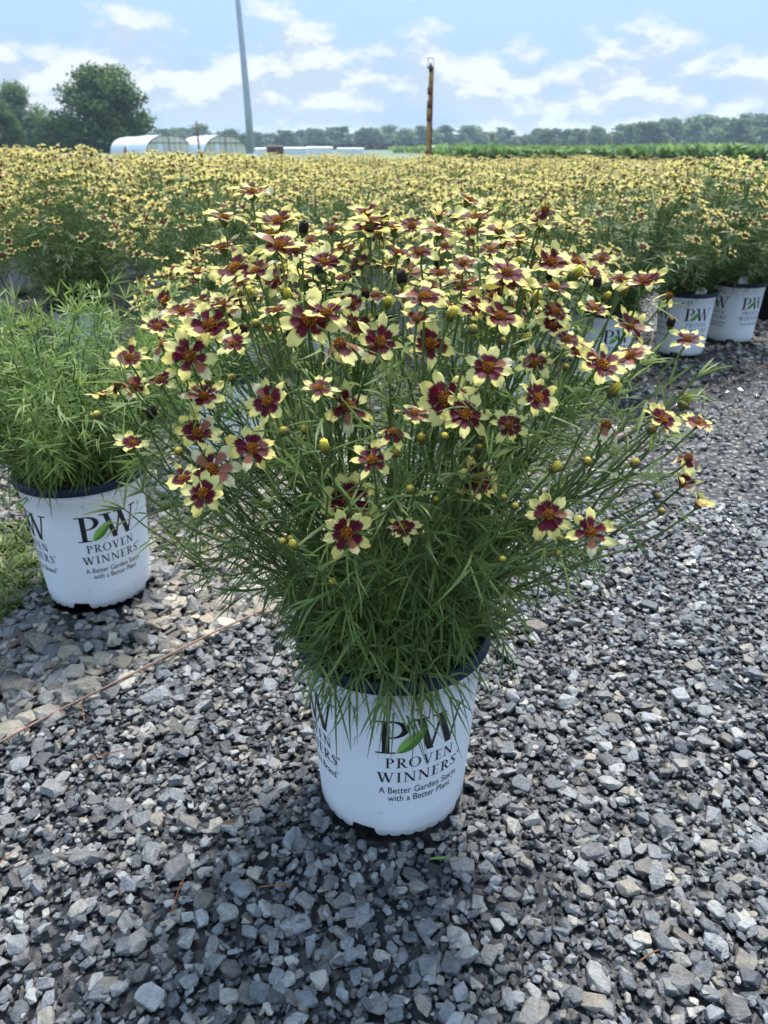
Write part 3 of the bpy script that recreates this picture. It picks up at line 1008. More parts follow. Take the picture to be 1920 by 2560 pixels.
def bud_mesh(seed, kind):
    r = np.random.default_rng(seed); mb = MB()
    if kind == 'closed':
        prof = [(.0006, -.0010), (.0022, .0004), (.0036, .0022), (.0040, .0042), (.0034, .0062), (.0020, .0076), (.0002, .0082)]
        lev = [0, .12, .3, .45, .7, .9, 1]
    else:
        prof = [(.0007, -.0010), (.0028, .0008), (.0040, .0036), (.0040, .0068), (.0036, .0100), (.0030, .0128), (.0012, .0142), (.0001, .0138)]
        lev = [0, .15, .35, .55, .8, .95, 1, .9]
    P = np.array(prof); n = 14; th = np.arange(n) * 2 * np.pi / n
    rib = 1 + .09 * np.cos(th * 7)
    V = np.stack([P[:, 0][:, None] * np.sin(th) * rib, -P[:, 0][:, None] * np.cos(th) * rib, np.repeat(P[:, 1][:, None], n, 1)], -1).reshape(-1, 3)
    A = np.zeros((len(V), 3)); A[:, 0] = np.repeat(lev, n) * (r.uniform(.62, 1.0) if kind == 'closed' else r.uniform(.92, 1.05)) + np.tile(.10 * np.cos(th * 7), len(P))
    if kind != 'closed':                     # furled petals end in a ragged crown
        W_ = V.reshape(len(P), n, 3); cr = (np.arange(n) % 2) * 1.0
        W_[-4:, :, 2] += (cr * .0016 - .0006)[None] * np.array([.3, .7, 1.0, 1.0])[:, None] * (1 + r.normal(0, .3, n))[None]
        W_[-3:-1, :, :2] *= (1 + .22 * cr)[None, :, None]
    F = [(i * n + j, i * n + (j + 1) % n, (i + 1) * n + (j + 1) % n, (i + 1) * n + j) for i in range(len(P) - 1) for j in range(n)]
    mb.add(V, F, 0, A, True)
    return mb.mesh('bud', [M['bud']])
BUD_C = [bud_mesh(i, 'closed') for i in range(3)]
BUD_O = [bud_mesh(10 + i, 'opening') for i in range(3)]
def dead_mesh(seed):
    mb = MB(); calyx_into(mb, .0044, 1, seed)
    r = np.random.default_rng(seed)
    P = np.array([(.0040, -.001), (.0046, .002), (.0044, .0055), (.0036, .0078), (.0018, .0090), (.0001, .0093)]); n = 12
    th = np.arange(n) * 2 * np.pi / n
    V = np.stack([P[:, 0][:, None] * np.sin(th), -P[:, 0][:, None] * np.cos(th), np.repeat(P[:, 1][:, None], n, 1)], -1).reshape(-1, 3) * (1 + r.normal(0, .05, (len(P) * n, 1)))
    A = np.zeros((len(V), 3)); A[:, 0] = np.repeat([0, .1, .4, .7, .8, .8] if seed % 2 else [0, .1, .3, .5, .6, .5], n) + r.normal(0, .06, len(V))
    mb.add(V, [(i * n + j, i * n + (j + 1) % n, (i + 1) * n + (j + 1) % n, (i + 1) * n + j) for i in range(len(P) - 1) for j in range(n)], 0, A, False)
    return mb.mesh('seed_head', [M['dead'], M['calyx']])
DEAD = [dead_mesh(i) for i in range(4)]

def face(normal, spin):
    q = Vector(normal).normalized().to_track_quat('Z', 'Y')
    return (q @ Quaternion((0, 0, 1), spin))

# ------------------------------------------------------------------ the main plant
PX, PY = .0076, .5524
# heads as seen: x, y, width on a 1659-wide view; letter: u looks up, c towards the viewer, s drooping petals, h half open
HEADSPOTS = """545 418 95 u;1010 435 80 u;1178 455 78 s;792 462 85 u;890 490 75 u;948 466 50 h;818 508 62 s;715 497 66 u;1020 503 95 u;1083 500 52 h;1122 522 76 u;
640 540 76 c;483 538 85 u;960 532 78 u;905 548 92 u;1000 570 74 c;552 588 95 u;598 603 84 c;425 590 95 u;700 570 95 u;780 572 66 u;840 577 74 u;1085 575 82 u;1105 612 110 c;
1195 622 95 c;870 634 70 s;990 600 62 u;1245 567 78 u;1280 592 72 u;1340 605 80 u;1390 610 95 u;1445 640 58 s;360 652 90 c;395 674 90 u;435 655 72 c;480 660 76 u;455 705 125 c;
340 708 62 u;410 770 115 c;355 745 84 s;280 775 85 u;255 830 74 s;290 835 64 c;222 855 60 u;440 857 92 c;345 822 54 u;668 692 142 c;597 672 62 u;735 745 118 s;820 740 108 c;930 745 110 c;
900 690 58 u;1078 686 105 c;1035 665 62 c;1200 675 80 c;1195 705 72 u;1225 735 56 u;1285 670 62 u;1250 762 72 u;1298 790 115 c;1365 770 95 u;1485 735 76 u;1155 785 82 u;1055 796 105 c;
1160 860 92 c;690 840 76 u;748 878 115 c;580 868 105 c;960 862 125 c;895 895 72 u;1005 897 108 c;1100 920 82 c;850 935 68 s;427 938 105 c;545 970 105 c;460 1015 116 c;395 1035 62 u;
440 1066 96 c;805 995 92 c;755 1080 125 c;750 1150 105 c;870 1140 62 c;1033 1038 95 c;1185 1115 105 c;1275 1150 100 c;1310 920 92 s;1430 908 86 c;1508 915 56 c;1487 990 66 s;1475 1045 52 h;
1508 1092 48 h;287 960 64 u;612 577 70 u;655 602 70 u;745 602 74 u;760 656 70 c;812 640 66 u;1150 572 66 u;1130 642 66 u;1232 597 66 u;1015 640 66 u;950 592 64 u;1060 542 62 u;860 548 66 u;
575 640 60 u;520 612 56 u;690 628 66 u;1300 560 60 u;1160 540 50 u;750 540 62 u;670 520 56 u;930 620 62 u;1065 640 60 u;505 745 58 u;985 470 0 x"""
BUDSPOTS = """550 650 o;605 615 o;835 665 o;970 692 o;628 658 o;1300 650 o;1235 605 o;557 708 c;1018 720 c;1125 745 o;1220 800 c;1315 855 o;1470 885 o;390 978 c;460 1080 c;705 980 o;910 950 c;
620 938 c;508 820 c;455 828 c;890 1060 c;938 1083 c;1110 1100 c;1085 1080 c;1160 1160 c;1200 1195 c;1203 1165 c;1085 1213 c;640 1185 o;628 1168 c;612 1174 c;720 1262 c;855 985 c;1190 1020 o;
1413 1075 c;1425 1112 c;217 905 c;1400 935 c;785 545 o;1165 478 c;1110 585 o;1150 665 o;1340 640 o;755 640 c;1080 740 c;1300 930 c;665 935 c;1030 975 c;960 950 c;1265 1000 c;1370 1010 c"""
DEADSPOTS = """655 500;605 475;830 480;525 720;720 572;762 602;652 548;945 572;1290 617;1110 765;735 765;1448 702;325 898;790 640;1012 560;880 560;870 610;545 560;690 590;1190 600"""

r_main = np.random.default_rng(5)
def dome_point(x, y, back):
    """where the line of sight meets the plant's rounded top"""
    d = ray(x, y); o = np.array([0, 0, CAM_H]); ce = np.array([PX + .012, PY - .005, .325]); q = np.array([.262, .185, .180])
    D = d / q; O = (o - ce) / q
    a, b_, c_ = D @ D, 2 * (D @ O), O @ O - 1
    disc = b_ * b_ - 4 * a * c_
    if disc <= 0: return o + d * (-b_ / (2 * a))
    s = math.sqrt(disc); t0, t1 = (-b_ - s) / (2 * a), (-b_ + s) / (2 * a)
    return o + d * (t0 + (t1 - t0) * back)

main = empty('potted_coreopsis', (PX, PY, 0))
tag(main, 'coreopsis with large cream and burgundy flowers in white pot standing alone on grey gravel', 'potted plant')
add_pot(main, 19.7)
mloc = np.array([PX, PY, 0])
targets, ends = [], []
items = []
for sp in HEADSPOTS.replace('\n', '').split(';'):
    x, y, w, k = sp.split(); x, y, w = float(x) * 1.1573, float(y) * 1.1573, float(w) * 1.1573
    if k == 'x': continue
    back = r_main.uniform(.0, .25)
    if y < 760: back = r_main.uniform(.15, .85) if w < 105 else r_main.uniform(0, .25)
    if y < 620: back = r_main.uniform(.45, .95)
    P = dome_point(x, y, back)
    dia = w * depth(P) / FPX * 1.08
    dia = min(max(dia, .022), .046)
    out = P - np.array([PX, PY, .30]); out[2] = max(out[2], 0); out = unit(out)
    toc = unit(np.array([0, 0, CAM_H]) - P)
    rnd = r_main.normal(0, .22, 3)
    if k == 'c': nrm = unit(toc * .50 + np.array([0, 0, .55]) + out * .30 + rnd)
    elif k == 'u': nrm = unit(np.array([0, 0, 1.0]) + out * .25 + toc * .36 + rnd)
    elif k == 's': nrm = unit(np.array([0, 0, .9]) + out * .35 + toc * .25 + rnd)
    else: nrm = unit(np.array([0, 0, .9]) + out * .4 + rnd)
    items.append((P, nrm, dia, k, depth(P)))
for _ in range(34):
    P = dome_point(r_main.uniform(560, 1640), r_main.uniform(545, 830), r_main.uniform(.05, .95))
    out = unit((P - np.array([PX, PY, .30])) * np.array([1, 1, .5]))
    items.append((P, unit(np.array([0, 0, 1.0]) + out * .25 + np.array([0, -.34, 0]) + r_main.normal(0, .24, 3)), r_main.uniform(.028, .038), 'u', depth(P)))
rank = sorted([i for i, it in enumerate(items) if it[3] in 'cu' and it[2] / it[4] > 0], key=lambda i: -(items[i][2] / items[i][4]) * (1.25 if items[i][3] == 'c' else 1))
detailed = set(rank[:37]); npet = 0
for i, (P, nrm, dia, k, dp) in enumerate(items):
    sc_ = dia / .036
    q = face(nrm, r_main.uniform(0, 6.28))
    targets.append(P - nrm * .0058 * sc_); ends.append(nrm)
    if i in detailed and npet <= 290:
        o = link('flower', HEADS[i % 4], main, P - mloc)
        n = int(r_main.choice([7, 8, 8, 8])) if i % 6 else 6
        for j in range(n):
            a = j * 2 * math.pi / n + r_main.normal(0, .09)
            Rm = Matrix.Rotation(a, 4, 'Z') @ Matrix.Translation((0, .0030, .0006 + .0003 * (j % 2))) @ Matrix.Rotation(r_main.normal(.10 if k == 'c' else .2, .17), 4, 'X') @ Matrix.Rotation(r_main.normal(0, .22), 4, 'Y')
            p_ = link('petal', PETALS[int(r_main.integers(0, len(PETALS)))], o)
            p_.matrix_local = Rm
            npet += 1
    else:
        me = {'c': FL_OPEN, 'u': FL_OPEN if r_main.random() < .75 else FL_SPARSE, 's': FL_SPENT, 'h': FL_HALF}[k]
        o = link('flower', me[i % len(me)], main, P - mloc)
    o.rotation_mode = 'QUATERNION'; o.rotation_quaternion = q; o.scale = (sc_,) * 3
for i, sp in enumerate(BUDSPOTS.replace('\n', '').split(';')):
    x, y, k = sp.split(); x, y = float(x) * 1.1573, float(y) * 1.1573
    P = dome_point(x, y, r_main.uniform(.0, .3) if y > 760 else r_main.uniform(.1, .7))
    out = unit((P - np.array([PX, PY, .30])) * np.array([1, 1, .4]))
    nrm = unit(np.array([0, 0, .8]) + out * .6 + r_main.normal(0, .2, 3))
    s_ = r_main.uniform(.56, .78) * (1.0 if y < 1200 or k == 'o' else .85)
    o = link('bud', (BUD_C if k == 'c' else BUD_O)[i % 3], main, P - mloc)
    o.rotation_mode = 'QUATERNION'; o.rotation_quaternion = face(nrm, r_main.uniform(0, 6)); o.scale = (s_,) * 3
    targets.append(P - nrm * .0008); ends.append(nrm)
for i, sp in enumerate(DEADSPOTS.replace('\n', '').split(';')):
    x, y = [float(v) * 1.1573 for v in sp.split()]
    if i in (1, 6, 14, 17): continue
    P = dome_point(x, y, r_main.uniform(.1, .8))
    nrm = unit(np.array([0, 0, 1.]) + r_main.normal(0, .15, 3))
    o = link('seed_head', DEAD[i % 4], main, P - mloc)
    o.rotation_mode = 'QUATERNION'; o.rotation_quaternion = face(nrm, r_main.uniform(0, 6)); o.scale = (r_main.uniform(.58, .78),) * 3
    targets.append(P - nrm * .0055); ends.append(nrm)

def main_shoots(n, r):
    a = r.uniform(0, 2 * np.pi, n); f = r.random(n)
    z = .19 + .23 * r.random(n) ** 1.1
    rad = np.interp(z, [.19, .24, .32, .42], [.085, .130, .200, .205]) * np.sqrt(.15 + .85 * f)
    return np.stack([rad * np.cos(a) * 1.06, rad * np.sin(a) * .86, z], 1)
def skirt(n, r):
    a = r.uniform(0, 2 * np.pi, n)
    rad = r.uniform(.04, .112, n); z = r.uniform(.195, .245, n)
    return np.stack([rad * np.cos(a), rad * np.sin(a), z], 1)
T_ = np.array(targets) - mloc; E_ = np.array(ends)
SV, LV, _ = grow(T_, E_, r_main, (0, 0), node=.027, leafL=(.032, .056), leafW=(.0012, .0020), shoots=135, shoot_fn=main_shoots, bare=.72, primary=.42, droop=(.0, .45), stem_r=(.0014, .0007))
SK, LK, _ = grow(np.zeros((0, 3)), np.zeros((0, 3)), r_main, (0, 0), node=.012, leafL=(.036, .066), leafW=(.0017, .0027), shoots=80, shoot_fn=skirt, primary=1., droop=(.25, 1.0), tuft=False)
def cat(a, b):
    return np.concatenate([a[0], b[0]]), np.concatenate([a[1], b[1] + len(a[0])]), np.concatenate([a[2], b[2]])
link('stems', arr_mesh('stems', cat(SV, SK), [M['stem']]), main, kind='stuff')
link('foliage', arr_mesh('foliage', cat(LV, LK), [M['leaf']]), main, kind='stuff')

# ------------------------------------------------------------------ the leafy plant on the left, no flowers yet
lp = empty('potted_coreopsis', (-.3883, .9177, 0))
tag(lp, 'bright green coreopsis without open flowers in white pot at the bed edge', 'potted plant')
add_pot(lp, 40)
r_l = np.random.default_rng(21)
def left_shoots(n, r):
    a = r.uniform(0, 2 * np.pi, n); z = .20 + .185 * r.random(n) ** .7
    rad = np.interp(z, [.2, .26, .33, .385], [.13, .19, .20, .15]) * np.sqrt(.08 + .92 * r.random(n))
    return np.stack([rad * np.cos(a), rad * np.sin(a), z], 1)
SV, LV, _ = grow(np.zeros((0, 3)), np.zeros((0, 3)), r_l, node=.017, leafL=(.028, .048), leafW=(.0012, .0020), shoots=260, shoot_fn=left_shoots, primary=.6, droop=(0, .4))
SK, LK, _ = grow(np.zeros((0, 3)), np.zeros((0, 3)), r_l, node=.014, leafL=(.032, .055), leafW=(.0020, .0030), shoots=34, shoot_fn=skirt, primary=1., droop=(.2, .7), tuft=False)
link('stems', arr_mesh('stems', cat(SV, SK), [M['stem']]), lp, kind='stuff')
link('foliage', arr_mesh('foliage', LV, [M['leaf_bright']]), lp, kind='stuff')
link('lower_foliage', arr_mesh('lower_foliage', LK, [M['leaf']]), lp, kind='stuff')

# ------------------------------------------------------------------ flowering plants of the bed
def bed_proto(seed, nf, rad=.225, top=.36):
    r = np.random.default_rng(seed)
    tg, en, hd = [], [], []
    for i in range(nf):
        a = r.uniform(0, 2 * np.pi); e = math.asin(r.uniform(.02, 1) ** .72)
        q = np.array([math.cos(a) * math.cos(e), math.sin(a) * math.cos(e), math.sin(e)])
        P = np.array([0, 0, .315]) + q * np.array([rad, rad, top - .155]) * r.uniform(.86, 1.08)
        nrm = unit(q * .55 + np.array([0, 0, .75]) + r.normal(0, .22, 3))
        hd.append((P, nrm, r.uniform(.68, .95), int(r.integers(0, len(BED_FL))), r.uniform(0, 6.28)))
        tg.append(P - nrm * .005); en.append(nrm)
    def sh(n, r):
        a = r.uniform(0, 2 * np.pi, n); z = .19 + .25 * r.random(n)
        rd = np.interp(z, [.19, .26, .34, .44], [.13, .19, .215, .17]) * np.sqrt(.1 + .9 * r.random(n))
        return np.stack([rd * np.cos(a), rd * np.sin(a), z], 1)
    SV, LV, _ = grow(np.array(tg), np.array(en), r, node=.036, leafL=(.036, .062), leafW=(.0020, .0034), shoots=60, shoot_fn=sh, seg=3, bare=.8, primary=.4, droop=(0, .5), tuft=False)
    st = arr_mesh('stems', SV, [M['stem']]); fo = arr_mesh('foliage', LV, [M['leaf_bed']])
    # all heads joined, for the plants too far to tell the heads apart
    mb = MB()
    for P, nrm, sc_, k, spin in hd:
        me = BED_FL[k]; n = len(me.vertices)
        V = np.empty(n * 3, np.float32); me.vertices.foreach_get('co', V); V = V.reshape(-1, 3)
        A = np.empty(n * 3, np.float32); me.attributes['att'].data.foreach_get('vector', A)
        Rm = np.array(face(nrm, spin).to_matrix())
        W = (V * sc_) @ Rm.T + P
        for mi in range(3):
            F = [tuple(p.vertices) for p in me.polygons if p.material_index == mi]
            if mi == 0: mb.add(W, F, 0, A.reshape(-1, 3), False)
            else:
                mb.loops.append(np.array([i + mb.n - n for f in F for i in f])); mb.sizes.append(np.array([len(f) for f in F]))
                mb.mi.append(np.full(len(F), mi)); mb.sm.append(np.full(len(F), True))
    return dict(stems=st, foliage=fo, flowers=mb.mesh('flowers', HEAD_MATS), heads=hd)
PROTOS = [bed_proto(900 + i, nf_) for i, nf_ in enumerate((150, 95, 175, 120, 160, 70, 140))]

def bed_plant(x, y, pr, turn, sc_, zsc, near, prints):
    o = empty('potted_coreopsis', (x, y, 0))
    add_pot(o, turn, prints)
    g = R(turn * 7.3)
    for nm in ('stems', 'foliage'):
        c = link(nm, pr[nm], o, (0, 0, .15 * (1 - zsc)), (0, 0, g), 'stuff'); c.scale = (sc_, sc_, zsc)
    if near:
        for P, nrm, s2, k, spin in pr['heads']:
            Pz = Vector((P[0] * sc_, P[1] * sc_, P[2] * zsc + .15 * (1 - zsc))); Pz.rotate(Quaternion((0, 0, 1), g))
            nv = Vector(nrm); nv.rotate(Quaternion((0, 0, 1), g))
            f = link('flower', BED_FL[k], o, Pz)
            f.rotation_mode = 'QUATERNION'; f.rotation_quaternion = face(nv, spin); f.scale = (s2,) * 3
    else:
        c = link('flowers', pr['flowers'], o, (0, 0, .15 * (1 - zsc)), (0, 0, g), 'stuff'); c.scale = (sc_, sc_, zsc)
    return o

r_b = np.random.default_rng(77)
spots = [(-.300, 1.385, 'behind'), (.560, 1.985, 'end'), (.868, 2.262, 'end2'), (1.085, 2.435, 'end3'), (.255, 1.72, 'row')]
FIX = {'behind': 'yellow flowered coreopsis in white pot between leafy green plant and the lone one',
       'end': 'yellow flowered coreopsis in white pot, third from the black nursery pot along the bed edge',
       'end2': 'yellow flowered coreopsis in white pot, second from the black nursery pot along the bed edge',
       'end3': 'yellow flowered coreopsis in white pot beside the black nursery pot at the bed edge'}
cand = []
pitch_ = .375
for j in range(0, 30):
    v = .60 + j * pitch_ * .93
    for i in range(-8, 40):
        u = -3.0 + (i + .5 * (j % 2)) * pitch_
        p = xy(u + r_b.normal(0, .03), v + r_b.normal(0, .03))
        cand.append((p[0], p[1], 'bed'))
def ok(x, y):
    if y < 1.45 or y > 9.6: return False
    if abs(x) > .53 * y + .35: return False
    if min(math.hypot(x - a, y - b) for a, b, _ in spots) < .26: return False
    ang = x / y
    if -.50 < ang < -.30 and y < 1.95: return False       # bare strip behind the leafy plant
    if ang <= -.50 and y < 1.55: return False
    if -.30 <= ang < -.05 and y < 1.9: return False
    u, v = uv(x, y)
    if u > 2.45 and v < .95: return False               # that corner holds the black pots
    return True
cand = [c for c in cand if ok(c[0], c[1])]
cand.sort(key=lambda c: c[1])
cand = cand[:292]
print('bed plants', len(cand))
for i, (x, y, k) in enumerate(spots + cand):
    near = y < 2.75 and i < 17 and x / y > -.27
    turn = {'end': 16., 'end2': 10., 'end3': -68. , 'behind': 30.}.get(k, r_b.uniform(0, 360))
    zs = {'end': .92, 'end2': .97, 'end3': .97, 'behind': .62}.get(k, np.interp(x / y, [-.5, -.2, .2, .5], [.98, .90, .84, .80]) * np.interp(y, [1.8, 3, 9], [1.08, 1.0, .93]) * r_b.uniform(.86, 1.12))
    o = bed_plant(x, y, PROTOS[(i * 3) % 7 if i >= len(spots) else (1, 2, 4, 2, 0)[i]], turn, (1.2 if k.startswith('end') else r_b.uniform(.92, 1.2)) if k != 'behind' else .7, zs, near, y < 3.0)
    if k in FIX: tag(o, FIX[k], 'potted plant', 'flowering plants of the nursery bed')
    else:
        thin = (i * 3) % 7 in (1, 5)
        if near: lb = 'yellow flowered coreopsis in white pot close behind the lone cream and burgundy plant'
        elif -.62 < x / y < -.27 and y < 2.5: lb = 'yellow flowered coreopsis in the front of the bed behind the bright green leafy plant'
        elif thin: lb = 'sparsely flowered coreopsis, more green than yellow, crowded inside the nursery bed'
        else: lb = 'densely flowered yellow coreopsis crowded among its like inside the nursery bed'
        tag(o, lb, 'potted plant', 'flowering plants of the nursery bed')

# ------------------------------------------------------------------ broad leaved plants in black pots at the corner of the bed
def black_pot(x, y, label, seed, h=.52):
    r = np.random.default_rng(seed)
    o = empty('potted_shrub', (x, y, 0)); tag(o, label, 'potted plant', 'leafy plants in black pots')
    mb = MB()
    mb.lathe([(.0005, .004), (.082, .004), (.084, 0), (.088, .002), (.104, .185), (.110, .186), (.111, .200), (.106, .202), (.102, .196), (.098, .176)], 48, 0)
    link('pot', mb.mesh('pot', [M['black_pot']]), o)
    s = link('soil', SOIL_ME, o); s.scale = (1.30, 1.30, 1.14)
    n = 24; a = r.uniform(0, 6.28, n); q = np.sqrt(r.random(n)); z = r.uniform(.30, h, n)
    T = np.stack([.19 * q * np.cos(a), .19 * q * np.sin(a), z], 1)
    B = np.stack([.05 * q * np.cos(a), .05 * q * np.sin(a), np.full(n, .165)], 1)
    t = np.linspace(0, 1, 8)
    cur = bez(B[:, None], (B + [0, 0, .1])[:, None], (T - [0, 0, .06])[:, None], T[:, None], np.broadcast_to(t, (n, 8)))
    link('stems', arr_mesh('stems', stem_tubes(cur, np.full((n, 8), .0016), r.random(n)), [M['stem']]), o, kind='stuff')
    P, D, S = [], [], []
    for i in range(n):
        for m_ in range(18):
            k = r.uniform(1.5, 6.99); b = int(k); p = cur[i, b] * (1 - k + b) + cur[i, b + 1] * (k - b)
            d = unit(np.array([r.normal(), r.normal(), r.normal() * .5 + .35])); P.append(p); D.append(d); S.append(unit(np.cross(d, unit(r.normal(size=3)))))
    P = np.array(P); m_ = len(P)
    link('foliage', arr_mesh('foliage', ribbons(P, np.array(D), np.array(S), r.uniform(.03, .055, m_), r.uniform(.012, .022, m_), r.uniform(0, .4, m_), r.random(m_)), [M['leaf_broad']]), o, kind='stuff')
    return o
black_pot(1.385, 2.80, 'green leafy plant in black nursery pot beside the white pot at the bed corner', 3)
black_pot(1.68, 3.10, 'green leafy plant in black nursery pot, second from the white pots', 4, .5)
black_pot(1.42, 3.25, 'green leafy plant in black nursery pot behind two others', 6, .55)

# ------------------------------------------------------------------ plant tags
def plant_tag(x, y, z, rz, tilt, label, w=.030, h=.062):
    mb = MB(); n = 12
    pts = [(-w / 2, 0), (w / 2, 0), (w / 2, h * .55)] + [(w / 2 * math.cos(a), h * .55 + w / 2 * math.sin(a) * .95) for a in np.linspace(.2, math.pi - .2, n)] + [(-w / 2, h * .55)]
    m_ = len(pts)
    V = [(p[0], -.0004, p[1]) for p in pts] + [(p[0], .0004, p[1]) for p in pts]
    F = [tuple(range(m_)), tuple(reversed(range(m_, 2 * m_)))] + [(i, i + m_, (i + 1) % m_ + m_, (i + 1) % m_) for i in range(m_)]
    mb.add(V, F)
    o = link('plant_tag', mb.mesh('plant_tag', [M['tagwhite']]), None, (x, y, z), (tilt, 0, rz))
    return tag(o, label, 'tag', 'white plant tags')
plant_tag(1.068, 2.363, .148, .1, -.1, 'white round-topped plant tag in the white pot beside the black nursery pot', .030, .062)
plant_tag(.878, 2.192, .148, -.3, -.1, 'white plant tag in the pot second from the black nursery pot', .028, .056)
plant_tag(-.449, .905, .145, .9, .12, 'pale plant tag at the rim of the leafy green plant', .024, .062)

# ------------------------------------------------------------------ string, needles, weeds
n = 90
tt = np.linspace(-.35, 4.2, n)
P = np.stack([S0[0] + tt * U[0] + .004 * np.sin(tt * 5) * NV[0], S0[1] + tt * U[1] + .004 * np.sin(tt * 5) * NV[1], .0036 + .0024 * np.sin(tt * 9) + .001 * np.sin(tt * 31)], 1)
mb = MB(); mb.tube(P, .0013, 6)
tag(link('marking_string', mb.mesh('marking_string', [M['string']])), 'faded pink string stretched across the gravel along the bed edge', 'string')

for i, (x, y, ang, l_) in enumerate([(8, 2165, 1.2, .022), (445, 2250, 1.5, .030), (575, 2065, .3, .014), (690, 2226, .06, .026), (170, 1850, 1.0, .018), (210, 1790, 2.0, .03), (1620, 2400, .5, .02), (255, 1900, .4, .05)]):
    p = unproj(x, y)
    k = np.linspace(-.5, .5, 8)
    Q = np.stack([k * l_ * math.cos(ang), k * l_ * math.sin(ang), .0045 + .0018 * np.cos(k * 3)], 1)
    mb = MB(); mb.tube(Q, .0006, 5)
    o = link('pine_needle', mb.mesh('pine_needle', [M['needle']]), None, (p[0], p[1], 0))
    tag(o, 'thin brown dry pine needle lying on the gravel', 'needle', 'dry needles on the gravel')
p = unproj(1098, 2160)
mb = MB(); V, F, A = ribbons(np.array([[-.008, 0, .006]]), np.array([[1., .12, 0]]), np.array([[-.12, 1., 0]]), np.array([.017]), np.array([.0026]), np.array([.05]), np.array([.7]))
mb.add(V, F, 0, A); V2 = V.copy(); V2[:, 2] += .0004; mb.add(V2, F, 0, A)
tag(link('fallen_leaf', mb.mesh('fallen_leaf', [M['leaf_bright']]), None, (p[0], p[1], 0)), 'small green leaf fallen on the gravel in front of the main pot', 'leaf')

def weeds(spots_, seed, name='weeds'):
    r = np.random.default_rng(seed); P, D, S, L_, W, DR, RN = [], [], [], [], [], [], []
    for cx, cy, sp, nn, h in spots_:
        for i in range(nn):
            x, y = r.normal(cx, sp), r.normal(cy, sp * .8)
            for k in range(14):
                a = r.uniform(0, 6.28); d = unit(np.array([math.cos(a), math.sin(a), r.uniform(.3, 1.8)]))
                P.append([x + r.normal(0, .004), y + r.normal(0, .004), -.004]); D.append(d); S.append(unit(np.cross(d, [0, 0, 1.]) + r.normal(0, .2, 3)))
                L_.append(r.uniform(.5, 1.2) * h); W.append(r.uniform(.002, .0042)); DR.append(r.uniform(.1, .7)); RN.append(np.clip(r.normal(.45, .25), 0, 1))
    f = np.array
    o = link(name, arr_mesh(name, ribbons(f(P), f(D), f(S), f(L_), f(W), f(DR), f(RN)), [M['weed']]), None, kind='stuff')
    tag(o, 'low yellowish green weeds growing in the gravel round the leafy plant', 'weeds')
weeds([(-.53, .93, .040, 46, .034), (-.52, 1.03, .05, 40, .034), (-.49, .86, .02, 12, .026), (-.60, 1.12, .06, 20, .03), (-.30, 1.10, .045, 18, .026), (-.25, 1.02, .03, 9, .022), (-.36, 1.16, .05, 16, .028), (-.56, .86, .025, 8, .02)], 9)

# ------------------------------------------------------------------ far things
M['bark'] = plain('bark', (.075, .058, .042), .9, .1, .3, 6)
M['crown_d'] = leaf_mat('tree_leaves_dark', [(0, (.045, .085, .020)), (.55, (.095, .155, .032)), (1, (.18, .25, .055))], .45, .6)
M['crown_l'] = leaf_mat('tree_leaves_light', [(0, (.075, .125, .045)), (.55, (.14, .21, .075)), (1, (.24, .32, .13))], .4, .6)

def tree_proto(seed, H, lobes, leaves, leaf, crown_mat, base=.22, width=.42):
    """returns trunk mesh and crown mesh, unit metres, standing at the origin"""
    r = np.random.default_rng(seed)
    mb = MB()
    tr = np.array([[0, 0, -.2], [.02 * H * r.normal(), .01 * H, H * .2], [.02 * H * r.normal(), 0, H * .45], [0, 0, H * .75]])
    tt = np.linspace(0, 1, 9); cur = np.stack([np.interp(tt, [0, .27, .6, 1], tr[:, k]) for k in range(3)], 1)
    mb.tube(cur, np.linspace(.035 * H, .008 * H, 9), 8)
    L_ = []
    for i in range(lobes):
        a = i * 2.39996 + r.normal(0, .3); f = (i + .5) / lobes
        z = H * (base + (1 - base) * (.10 + .82 * f)); rad = H * width * math.sin(math.pi * min(.96, (.22 + .70 * f))) * r.uniform(.35, .95)
        c = np.array([rad * math.cos(a), rad * math.sin(a), z]); s = H * r.uniform(.085, .165)
        L_.append((c, s))
        st = cur[min(8, int((z / H) * 7))] * .9
        mid = (st + c) / 2 + [0, 0, .02 * H]
        mb.tube(np.array([st, mid, c]), [.012 * H, .008 * H, .003 * H], 5)
    trunk = mb.mesh('trunk', [M['bark']])
    wts = np.array([s ** 2 for _, s in L_]); pick = r.choice(len(L_), leaves, p=wts / wts.sum())
    cs = np.array([L_[k][0] for k in pick]); ss = np.array([L_[k][1] for k in pick])
    d = unit(r.normal(size=(leaves, 3))); q = r.random(leaves) ** .4
    P = cs + d * (ss * q * r.uniform(.75, 1.25, leaves))[:, None] * np.array([1.15, 1.15, .85])
    n_ = unit(d + r.normal(0, .7, (leaves, 3)) + [0, 0, .3]); e1 = unit(np.cross(n_, r.normal(size=(leaves, 3)))); e2 = np.cross(n_, e1)
    sz = leaf * r.uniform(.6, 1.4, leaves)
    V = np.stack([P + sz[:, None] * (a * e1 + b * e2 * .62) for a, b in ((-1, 0), (-.1, -1), (1, 0), (.1, 1))], 1)
    A = np.zeros((leaves, 4, 3)); tone = r.normal(.5, .17, len(L_))[pick] + r.normal(0, .14, leaves)
    A[..., 0] = np.clip(tone, 0, 1)[:, None]
    F = np.arange(leaves * 4).reshape(-1, 4)
    crown = arr_mesh('crown', (V.reshape(-1, 3), F, A.reshape(-1, 3)), [crown_mat])
    return trunk, crown

